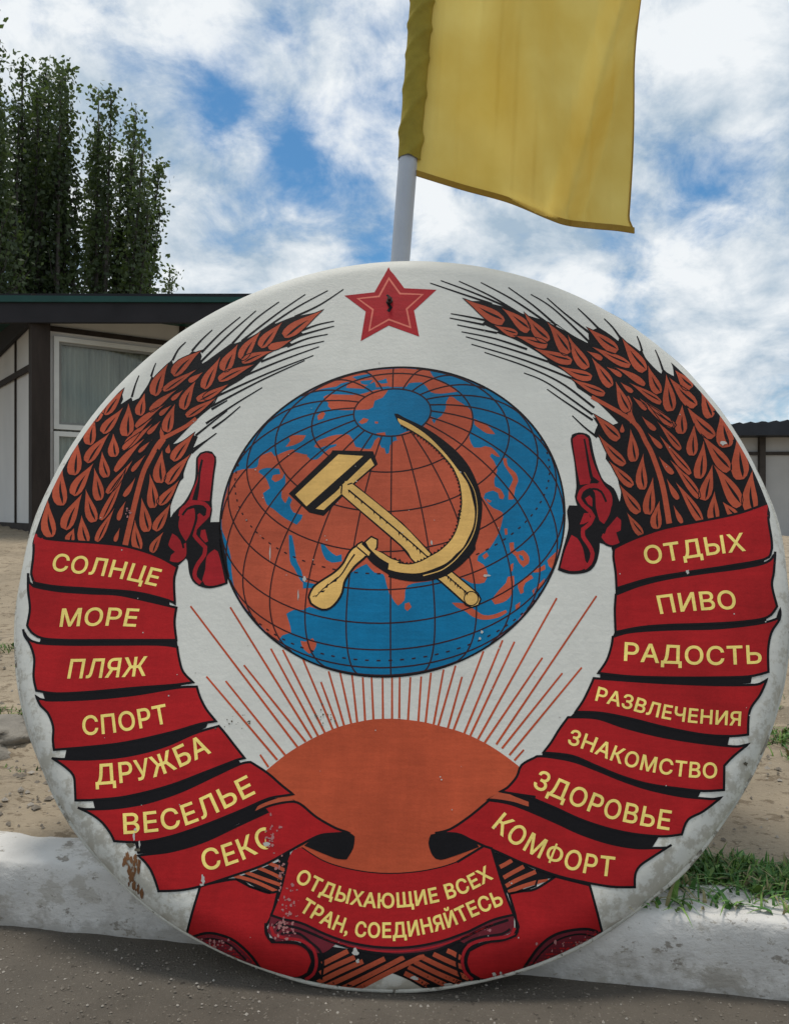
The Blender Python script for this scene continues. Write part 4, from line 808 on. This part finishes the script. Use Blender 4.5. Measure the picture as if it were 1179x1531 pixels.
    for j in range(h + 1):
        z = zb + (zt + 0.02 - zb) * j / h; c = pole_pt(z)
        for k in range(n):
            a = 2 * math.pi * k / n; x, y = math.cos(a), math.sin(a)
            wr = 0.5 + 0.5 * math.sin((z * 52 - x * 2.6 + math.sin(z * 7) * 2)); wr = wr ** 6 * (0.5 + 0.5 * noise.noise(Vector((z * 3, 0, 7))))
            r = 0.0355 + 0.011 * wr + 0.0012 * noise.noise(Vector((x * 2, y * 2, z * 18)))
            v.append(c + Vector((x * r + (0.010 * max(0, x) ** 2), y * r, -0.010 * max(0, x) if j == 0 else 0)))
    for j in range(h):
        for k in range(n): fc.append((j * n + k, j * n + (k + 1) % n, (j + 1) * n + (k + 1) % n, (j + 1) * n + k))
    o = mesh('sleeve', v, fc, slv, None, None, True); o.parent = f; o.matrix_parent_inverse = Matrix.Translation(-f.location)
build_flag()
def adopt(o, e):
    o.parent = e; o.matrix_parent_inverse = Matrix.Translation(-e.location); return o

# ------------------------------------------------------------------ kiosk on the left
HC = Vector((-3.96, 8.6, 0)); WF = Vector((0.82, 0.573, 0)).normalized(); WL = Vector((-0.627, 0.779, 0)).normalized()
def on_wall(x, y, base=HC, d=WF):
    """photo pixel -> (distance along the wall, height)"""
    k = (x - CX) / F; s = (k * base.y - base.x) / (d.x - k * d.y); dep = base.y + d.y * s
    return s, CAMZ + (CY - y) / F * dep
def build_kiosk():
    k = empty('kiosk', (HC.x, HC.y, 0.7)); tag(k, 'low white panelled kiosk with a dark flat roof edge and a curtained window', 'kiosk')
    panel = mat('white_panel', (0.64, 0.615, 0.58), 0.7, 0.1, 2.0, spots=[(0.66, 6.0, (0.22, 0.2, 0.18))], stretch=(1, 1, 0.4))
    dark = mat('dark_timber', (0.035, 0.026, 0.021), 0.85, 0.3, 5.0, bump=0.4, bscale=30, stretch=(2, 2, 0.4)); green = mat('green_roof_edge', (0.008, 0.055, 0.045), 0.5, 0.2, 4.0)
    facm = mat('fascia_board', (0.018, 0.016, 0.018), 0.7, 0.3, 3.0); frame_m = mat('white_window_frame', (0.66, 0.65, 0.60), 0.5, 0.1, 5.0)
    IN_F = Vector((WF.y, -WF.x, 0)) * -1        # into the room from the front wall
    OUT_F = -IN_F if IN_F.y > 0 else IN_F; OUT_F = Vector((WF.y, -WF.x, 0)); OUT_L = Vector((-WL.y, WL.x, 0)); OUT_L = OUT_L if OUT_L.x < 0 else -OUT_L
    ZB, ZT = 0.3, 3.40
    Z3 = Vector((0, 0, 1))
    b = MB()
    # front wall with the window opening left out
    w0, zt = on_wall(82, 505); w1, _ = on_wall(241, 525); w0, zm = on_wall(78, 643); _, zs = on_wall(72, 752)
    w0 = on_wall(80, 600)[0]; w1 = on_wall(240, 520)[0] + 0.02; zt = on_wall(82, 503)[1]
    T = OUT_F * -0.1
    def fbox(s0, s1, z0, z1, out=0.0, th=0.1): return (HC + WF * s0 + OUT_F * out + Z3 * z0, WF * (s1 - s0), OUT_F * -th, Z3 * (z1 - z0))
    for s0, s1, z0, z1 in ((0.02, w0, ZB, ZT), (w1, 5.2, ZB, ZT), (w0, w1, ZB, zs), (w0, w1, zt, ZT)): b.box(*fbox(s0, s1, z0, z1))
    b.box(HC + WL * 0.02 + Z3 * ZB, WL * 4.5, OUT_L * -0.1, Z3 * (ZT - ZB))
    b.box(HC + WF * 5.1 + WL * 0.12 + Z3 * ZB, WL * 4.4, WF * 0.1, Z3 * (ZT - ZB)); b.box(HC + WL * 4.4 + WF * 0.02 + Z3 * ZB, WF * 5.05, WL * 0.1, Z3 * (ZT - ZB))
    adopt(b.build('wall', panel), k)
    b = MB()
    s272 = on_wall(272, 490)[0]
    b.box(*fbox(-0.10, 0.09, ZB, ZT, 0.10, 0.19)); adopt(b.build('post', dark), k)
    b = MB()
    zb0 = on_wall(84, 496)[1]
    b.box(*fbox(0.10, 5.1, zb0, zb0 + 0.055, 0.025, 0.022)); b.box(*fbox(s272 - 0.035, s272 + 0.035, zb0 + 0.06, ZT - 0.01, 0.022, 0.019))
    for px_, w in ((25, 0.03),):
        s = on_wall(px_, 650, HC, WL)[0]; b.box(HC + WL * (s - w / 2) + OUT_L * 0.022 + Z3 * ZB, WL * w, OUT_L * -0.02, Z3 * (ZT - ZB))
    for s in (2.6, 3.5): b.box(HC + WL * s + OUT_L * 0.022 + Z3 * ZB, WL * 0.04, OUT_L * -0.02, Z3 * (ZT - ZB))
    z = on_wall(48, 549, HC, WL)[1]
    b.box(HC + WL * 0.12 + OUT_L * 0.04 + Z3 * (z - 0.05), WL * 4.2, OUT_L * -0.017, Z3 * 0.075)
    b.box(*fbox(0.1, 5.1, ZB, on_wall(60, 783)[1], 0.03, 0.026)); b.box(HC + WL * 0.12 + OUT_L * 0.03 + Z3 * ZB, WL * 4.2, OUT_L * -0.026, Z3 * (on_wall(60, 783)[1] - ZB))
    adopt(b.build('batten', dark), k)
    # header of the side wall, drops away from the corner
    b = MB(); zh = on_wall(54, 482, HC, WL)[1]; s1, z1 = on_wall(0, 536, HC, WL)
    a0 = HC + WL * 0.1 + OUT_L * 0.012; sl_ = (z1 - zh) / (s1 - 0.1)
    vs = [a0 + Z3 * zh, a0 + WL * 3.2 + Z3 * max(zh + sl_ * 3.2, 2.0), a0 + WL * 3.2 + Z3 * ZT, a0 + Z3 * ZT]; vs += [p + OUT_L * 0.05 for p in vs]
    b.add(vs, [(0, 1, 2, 3), (7, 6, 5, 4), (0, 4, 5, 1), (1, 5, 6, 2), (2, 6, 7, 3), (3, 7, 4, 0)]); adopt(b.build('gable_board', facm), k)
    # window
    wn = MB(); fw = 0.055
    def bars(zl, zu):
        wn.box(*fbox(w0, w1, zu - fw, zu, 0.035, 0.08)); wn.box(*fbox(w0, w1, zl, zl + fw, 0.035, 0.08)); wn.box(*fbox(w0, w0 + fw, zl + fw, zu - fw, 0.035, 0.08)); wn.box(*fbox(w1 - fw, w1, zl + fw, zu - fw, 0.035, 0.08))
    bars(zm + 0.012, zt); bars(zs, zm - 0.012)
    win = adopt(wn.build('window', frame_m), k)
    i2 = MB(); g = 0.055; j = 0.03
    for zl, zu in ((zm + 0.012 + fw, zt - fw),):
        i2.box(*fbox(w0 + fw, w1 - fw, zu - j, zu, 0.008, 0.03)); i2.box(*fbox(w0 + fw, w1 - fw, zl, zl + j, 0.008, 0.03)); i2.box(*fbox(w0 + fw, w0 + fw + j, zl + j, zu - j, 0.008, 0.03)); i2.box(*fbox(w1 - fw - j, w1 - fw, zl + j, zu - j, 0.008, 0.03))
    o = i2.build('sash', mat('grey_sash', (0.23, 0.23, 0.21), 0.5, 0.1, 8), win)
    o.matrix_parent_inverse = Matrix.Identity(4)
    cu = MB(); n = 120
    vs = []
    for i in range(n + 1):
        s = w0 + 0.03 + (w1 - w0 - 0.06) * i / n; d = -0.085 + 0.012 * math.sin(i * 0.9) + 0.008 * math.sin(i * 0.37 + 1)
        for zz in (zs + 0.03, zt - 0.03): vs.append(HC + WF * s + OUT_F * d + Z3 * zz)
    cu.add(vs, [(2 * i, 2 * i + 2, 2 * i + 3, 2 * i + 1) for i in range(n)])
    cu.build('curtain', mat('grey_green_curtain', (0.50, 0.50, 0.45), 0.9, 0.3, 3.0, stretch=(4, 4, 0.3)), win, True)
    gm = bpy.data.materials.new('window_glass'); gm.use_nodes = True; N = gm.node_tree.nodes; L = gm.node_tree.links; N.clear()
    ou = N.new('ShaderNodeOutputMaterial'); tr = N.new('ShaderNodeBsdfTransparent'); gl_ = N.new('ShaderNodeBsdfGlossy'); gl_.inputs['Roughness'].default_value = 0.06; tr.inputs[0].default_value = (0.90, 0.92, 0.90, 1)
    mx = N.new('ShaderNodeMixShader'); fr = N.new('ShaderNodeFresnel'); fr.inputs[0].default_value = 1.45; L.new(fr.outputs[0], mx.inputs[0]); L.new(tr.outputs[0], mx.inputs[1]); L.new(gl_.outputs[0], mx.inputs[2]); L.new(mx.outputs[0], ou.inputs[0])
    for zl, zu in ((zm + 0.06, zt - 0.05), (zs + 0.05, zm - 0.06)):
        pn = MB(); pn.box(*fbox(w0 + 0.05, w1 - 0.05, zl, zu, -0.012, 0.006)); pn.build('pane', gm, win)
    # roof: deep dark fascia facing the road, green edge strip
    r = MB(); yF = 8.42
    zt_ = CAMZ + (CY - 447) / F * yF; zb_ = CAMZ + (CY - 482) / F * yF
    r.box((-8.5, yF, zb_), (8.6, 0, 0), (0, 0.06, 0), (0, 0, zt_ - zb_), 0)
    r.box((-8.5, yF + 0.065, ZT + 0.003), (8.6, 0, 0), (0, 8.5, 0), (0, 0, zt_ - ZT - 0.01), 0)
    roof = adopt(r.build('roof', facm), k)
    r = MB(); r.add([Vector((-8.55, yF - 0.03, zt_ + 0.062)), Vector((0.15, yF - 0.03, zt_ + 0.002)), Vector((0.15, yF + 8.6, zt_ + 0.002)), Vector((-8.55, yF + 8.6, zt_ + 0.062)), Vector((-8.55, yF - 0.03, zt_ - 0.03)), Vector((0.15, yF - 0.03, zt_ - 0.045)), Vector((0.15, yF + 8.6, zt_ - 0.003)), Vector((-8.55, yF + 8.6, zt_ - 0.003))], [(0, 1, 2, 3), (4, 5, 1, 0), (7, 6, 5, 4), (1, 5, 6, 2), (3, 2, 6, 7), (0, 3, 7, 4)])
    r.build('roof_edge', green, roof)
    roof.children[0].matrix_parent_inverse = Matrix.Identity(4)
    for c in win.children: c.matrix_parent_inverse = Matrix.Identity(4)
build_kiosk()

# ------------------------------------------------------------------ long shed on the right
def build_shed():
    D = 14.0; X = lambda x: (x - CX) / F * D; ZZ = lambda y: CAMZ + (CY - y) / F * D
    k = empty('shed', (X(1140), D, 0.4)); tag(k, 'grey walled shed with a corrugated dark roof behind the right side of the board', 'shed')
    wall = mat('grey_shed_wall', (0.42, 0.41, 0.39), 0.8, 0.12, 1.2, spots=[(0.66, 4.0, (0.33, 0.32, 0.3))]); dk = mat('shed_timber', (0.05, 0.042, 0.036), 0.8, 0.25, 8)
    b = MB(); b.box((X(1050), D, 0.0), (9, -0.6, 0), (0.3, 5, 0), (0, 0, ZZ(640))); adopt(b.build('wall', wall), k)
    for x in (1133, 1245, 1357):
        b = MB(); b.box((X(x) - 0.05, D - 0.10 - (X(x) - X(1050)) * 0.0667, 0.1), (0.10, -0.0067, 0), (0, 0.09, 0), (0, 0, ZZ(650) - 0.1))
        adopt(b.build('post', dk), k)
    b = MB(); y0 = D - 0.045
    b.box((X(1050), y0, ZZ(681)), (9, -0.6, 0), (0, 0.04, 0), (0, 0, 0.06)); adopt(b.build('rail', dk), k)
    b = MB(); b.box((X(1050), D - 0.13, 0.0), (9, -0.6, 0), (0, 0.125, 0), (0, 0, ZZ(812))); adopt(b.build('plinth', mat('plinth', (0.06, 0.05, 0.04), 0.95, 0.4, 6)), k)
    # corrugated roof with a deep dark edge
    n = 150; vs = []; fs = []
    for i in range(n + 1):
        x = X(1030) + 9.4 * i / n; yy = D - 0.45 - 0.0667 * (x - X(1030)); c = 0.018 * math.sin(i * 1.9) + 0.02 * (i / n)
        z1 = ZZ(637) * 1.0 + 0.055 * (x - X(1095)) * 0.8
        vs += [Vector((x, yy, ZZ(655) + 0.02 * i / n)), Vector((x, yy, z1 + c)), Vector((x + 0.3, yy + 6, z1 + c + 0.05)), Vector((x + 0.3, yy + 6, ZZ(655)))]
    for i in range(n):
        for j in range(4):
            fs.append((i * 4 + j, (i + 1) * 4 + j, (i + 1) * 4 + (j + 1) % 4, i * 4 + (j + 1) % 4))
    fs += [(0, 1, 2, 3), (n * 4 + 3, n * 4 + 2, n * 4 + 1, n * 4)]
    b = MB(); b.add(vs, fs); adopt(b.build('roof', mat('dark_blue_roof', (0.022, 0.025, 0.032), 0.6, 0.3, 4)), k)
build_shed()

# ------------------------------------------------------------------ poplars behind the kiosk
leafm = bpy.data.materials.new('poplar_leaves'); leafm.use_nodes = True
def leaf_mat():
    nt = leafm.node_tree; N = nt.nodes; L = nt.links; b = N['Principled BSDF']; b.inputs['Roughness'].default_value = 0.55
    ge = N.new('ShaderNodeTexCoord'); nz = N.new('ShaderNodeTexNoise'); nz.inputs['Scale'].default_value = 1.7; nz.inputs['Detail'].default_value = 8; L.new(ge.outputs['Object'], nz.inputs['Vector'])
    cr = N.new('ShaderNodeValToRGB'); e = cr.color_ramp.elements; e[0].position = 0.32; e[0].color = (0.034, 0.050, 0.022, 1); e[1].position = 0.72; e[1].color = (0.092, 0.128, 0.048, 1); L.new(nz.outputs[0], cr.inputs[0]); L.new(cr.outputs[0], b.inputs['Base Color'])
    out = N['Material Output']; tr = N.new('ShaderNodeBsdfTranslucent'); tr.inputs[0].default_value = (0.12, 0.18, 0.04, 1); mx = N.new('ShaderNodeMixShader'); mx.inputs[0].default_value = 0.35
    L.new(b.outputs[0], mx.inputs[1]); L.new(tr.outputs[0], mx.inputs[2]); L.new(mx.outputs[0], out.inputs[0])
leaf_mat()
bark = mat('poplar_bark', (0.07, 0.06, 0.05), 0.9, 0.3, 8, bump=0.6, bscale=20)
def poplar(label, D, xb, spires, zlow, seed, dens=1.0):
    """spires: (top x, top y, foot x, thickness in px) of the upright limbs, photo pixels at distance D"""
    rn = random.Random(seed); X = lambda x: (x - CX) / F * D; ZZ = lambda y: CAMZ + (CY - y) / F * D
    base = Vector((X(xb), D, 0.45)); k = empty('poplar_tree', base); tag(k, label, 'tree', 'poplars behind the kiosk')
    t = MB(); lv = []; lf = []
    ztop = max(ZZ(s[1]) for s in spires)
    t.tube([base, base + Vector((0.05, 0, 1.2)), base + Vector((0, 0.05, zlow)), base + Vector((0.1, 0, zlow + (ztop - zlow) * 0.55))], [0.24, 0.19, 0.15, 0.06], 9)
    def leaf(p, s):
        a = Vector((rn.gauss(0, 1), rn.gauss(0, 1), rn.gauss(0, 0.8))).normalized(); b = a.orthogonal().normalized(); c = a.cross(b)
        th = rn.random() * 6.28; u = b * math.cos(th) + c * math.sin(th); w = a.cross(u); n = len(lv)
        lv.extend([p - u * s, p + w * s * 0.62 - u * 0.1 * s, p + u * s, p - w * s * 0.62 - u * 0.1 * s]); lf.append((n, n + 1, n + 2, n + 3))
    for tx, ty, fx, th in spires:
        top = Vector((X(tx), D + rn.uniform(-0.9, 0.9), ZZ(ty))); f0 = base + Vector((0, 0, zlow * rn.uniform(0.7, 1.0)))
        foot = Vector((X(fx), D + (top.y - D) * 0.7, f0.z + (top.z - f0.z) * 0.28)); R = th * 1.06 / F * D
        def at(q):
            return f0.lerp(foot, q / 0.28) if q < 0.28 else foot.lerp(top, (q - 0.28) / 0.72)
        t.tube([at(0), at(0.28), at(0.6), at(0.85), at(1.0)], [0.08, 0.055, 0.035, 0.018, 0.006], 6)
        H = top.z - f0.z; nb = int(H * 15)
        for b_ in range(nb):
            q = rn.uniform(0.08, 1.0); p = at(q); rad = R * min(1.0, 0.05 + (1 - q) * 1.9) * (0.35 + 1.15 * (1 - q) ** 0.7) * rn.uniform(0.25, 1.5)
            ang = rn.random() * 6.28; out = Vector((math.cos(ang), math.sin(ang), 0)); ln = 0.45 + 0.65 * rn.random() * (1.25 - q)
            tip = p + out * rad + Vector((0, 0, ln)); 
            if q > 0.88: tip = p + out * rad * 0.5 + Vector((0, 0, min(ln, (1 - q) * H + 0.12)))
            if rn.random() < 0.35: t.tube([p, p.lerp(tip, 0.5) + out * rad * 0.12, tip], [0.014, 0.009, 0.004], 4, cap=False)
            for c in range(int((9 + 14 * rn.random()) * dens * (0.45 + 0.55 * min(1.0, (1 - q) * 5)))):
                g = rn.random() ** 0.8; pp = p.lerp(tip, g) + Vector((rn.gauss(0, 0.115), rn.gauss(0, 0.115), rn.gauss(0, 0.10)))
                leaf(pp, rn.uniform(0.032, 0.072))
    adopt(t.build('trunk', bark, None, True), k)
    adopt(mesh('crown', lv, lf, leafm), k)
poplar('tallest dark poplar cut off by the left edge, rising above the kiosk roof', 15.0, -30, [(6, 50, 2, 16), (3, 105, 0, 24), (16, 150, 12, 26), (24, 205, 18, 34), (12, 190, 6, 34), (30, 260, 22, 36), (-22, 30, -30, 28), (-50, 90, -50, 34), (6, 240, 2, 36)], 2.2, 1)
poplar('broad dark poplar with several spires over the kiosk post', 16.0, 55, [(43, 72, 38, 13), (57, 104, 52, 16), (76, 96, 68, 16), (93, 98, 84, 15), (30, 150, 22, 26), (64, 150, 56, 30), (98, 160, 92, 26), (10, 170, 8, 30), (45, 210, 44, 36), (82, 240, 78, 32), (20, 260, 20, 40), (106, 262, 100, 16), (101, 128, 92, 12), (50, 112, 46, 18), (34, 122, 30, 16)], 2.2, 2)
poplar('slender dark poplar with three leaning spires, right of the broad one', 17.0, 150, [(160, 158, 152, 14), (196, 154, 172, 13), (184, 172, 168, 16), (143, 206, 138, 18), (222, 228, 186, 12), (207, 255, 186, 18), (172, 232, 160, 22), (150, 270, 142, 28), (124, 262, 124, 16), (226, 300, 192, 16), (196, 310, 180, 26), (125, 320, 126, 34), (160, 340, 156, 36), (212, 345, 190, 20), (230, 238, 196, 9), (236, 330, 204, 12), (178, 205, 164, 14)], 2.2, 3)
poplar('small light poplar sapling at the right end of the tree group', 19.0, 222, [(231, 378, 224, 13), (244, 396, 232, 9), (218, 392, 216, 12), (254, 408, 236, 5)], 1.6, 4, 0.6)

# ------------------------------------------------------------------ grass, lump of concrete, pebble
def blades(name, label, spots, seed, hgt, cols, lean=0.6):
    rn = random.Random(seed); vs = []; fs = []; mi = []
    for s, t, n, rad, h in spots:
        for i in range(n):
            a = rn.random() * 6.28; r = rad * math.sqrt(rn.random()); ss, tt = s + r * 2.0 * math.cos(a), t + r * math.sin(a) * 0.7
            z = land_h(ss, tt) if tt > 0.19 else (KH if tt > -0.01 else KH * 0.6); p = kp(ss, tt, z - 0.004)
            d = Vector((rn.gauss(0, 1), rn.gauss(0, 1), 0)).normalized(); L_ = h * rn.uniform(0.5, 1.25); w = rn.uniform(0.0016, 0.0038) * (2.3 if rn.random() < 0.22 else 1); side = Vector((-d.y, d.x, 0)); k = lean * rn.uniform(0.3, 1.6); b = len(vs); K = 4
            for j in range(K + 1):
                q = j / K; c = p + d * (L_ * k * q ** 1.6) + Vector((0, 0, L_ * (q - 0.55 * k * q * q)))
                ww = w * (1 - q) ** 0.7 + 0.0002; vs += [c - side * ww, c + side * ww]
            m = rn.choice((0, 0, 0, 1, 1, 2))
            for j in range(K): fs.append((b + 2 * j, b + 2 * j + 1, b + 2 * j + 3, b + 2 * j + 2)); mi.append(m)
    o = mesh(name, vs, fs, cols, None, mi); tag(o, label, 'grass', kind='stuff'); return o
gcol = [mat('grass_green', (0.05, 0.135, 0.022), 0.6, 0.3, 20), mat('grass_pale', (0.14, 0.24, 0.045), 0.6, 0.3, 20), mat('grass_dry', (0.24, 0.21, 0.10), 0.7, 0.3, 20)]
sp = []
rg = random.Random(5)
for i in range(60): sp.append((rg.uniform(1.30, 2.6), rg.uniform(0.12, 0.27), 110, 0.055, rg.uniform(0.030, 0.058)))
for i in range(16): sp.append((rg.uniform(1.34, 2.2), rg.uniform(0.04, 0.16), 26, 0.035, 0.06))
blades('grass', 'green grass growing over the kerb at the lower right of the board', sp, 1, 0.08, gcol, 1.0)
sp = [(-1.50, 2.1, 160, 0.10, 0.045), (-1.35, 2.15, 90, 0.08, 0.035), (-0.83, 1.16, 120, 0.07, 0.035), (-0.68, 1.13, 70, 0.06, 0.03), (2.19, 1.33, 150, 0.09, 0.06), (2.12, 1.25, 60, 0.05, 0.05), (-0.45, 0.62, 40, 0.07, 0.02)]
for i in range(30): sp.append((rg.uniform(-1.6, 0.3), rg.uniform(0.6, 4.5), 9, 0.05, 0.025))
for i in range(24): sp.append((rg.uniform(2.2, 4.2), rg.uniform(0.9, 4.5), 12, 0.06, 0.03))
sp += [(2.25, 1.1, 70, 0.10, 0.05), (2.4, 1.7, 50, 0.10, 0.04)]
blades('weeds', 'sparse low weeds scattered over the sandy bank', sp, 2, 0.03, gcol, 0.9)
def lump():
    bm = bmesh.new(); bmesh.ops.create_icosphere(bm, subdivisions=4, radius=1.0)
    for v in bm.verts:
        q = v.co.copy(); v.co = Vector((q.x * 0.235, q.y * 0.17, q.z * 0.075)) * (1 + 0.45 * noise.noise(q * 1.6 + Vector((3, 1, 0))) + 0.25 * noise.noise(q * 3.3) + 0.10 * noise.noise(q * 9) + 0.05 * noise.noise(q * 21))
        if v.co.z > 0.05: v.co.z = 0.05 + (v.co.z - 0.05) * 0.35
    me = bpy.data.meshes.new('concrete_slab'); bm.to_mesh(me); bm.free(); me.materials.append(mat('grey_concrete', (0.23, 0.205, 0.17), 0.95, 0.35, 9, spots=[(0.58, 22.0, (0.12, 0.105, 0.085))], bump=1.0, bscale=45))
    for p in me.polygons: p.use_smooth = True
    o = bpy.data.objects.new('concrete_slab', me); COL.objects.link(o); s, t = -0.70, 0.80; o.location = kp(s, t, land_h(s, t) + 0.012); o.rotation_euler = (0.05, 0.1, 0.2)
    tag(o, 'grey broken lump of concrete lying in the sand left of the board', 'rubble')
lump()
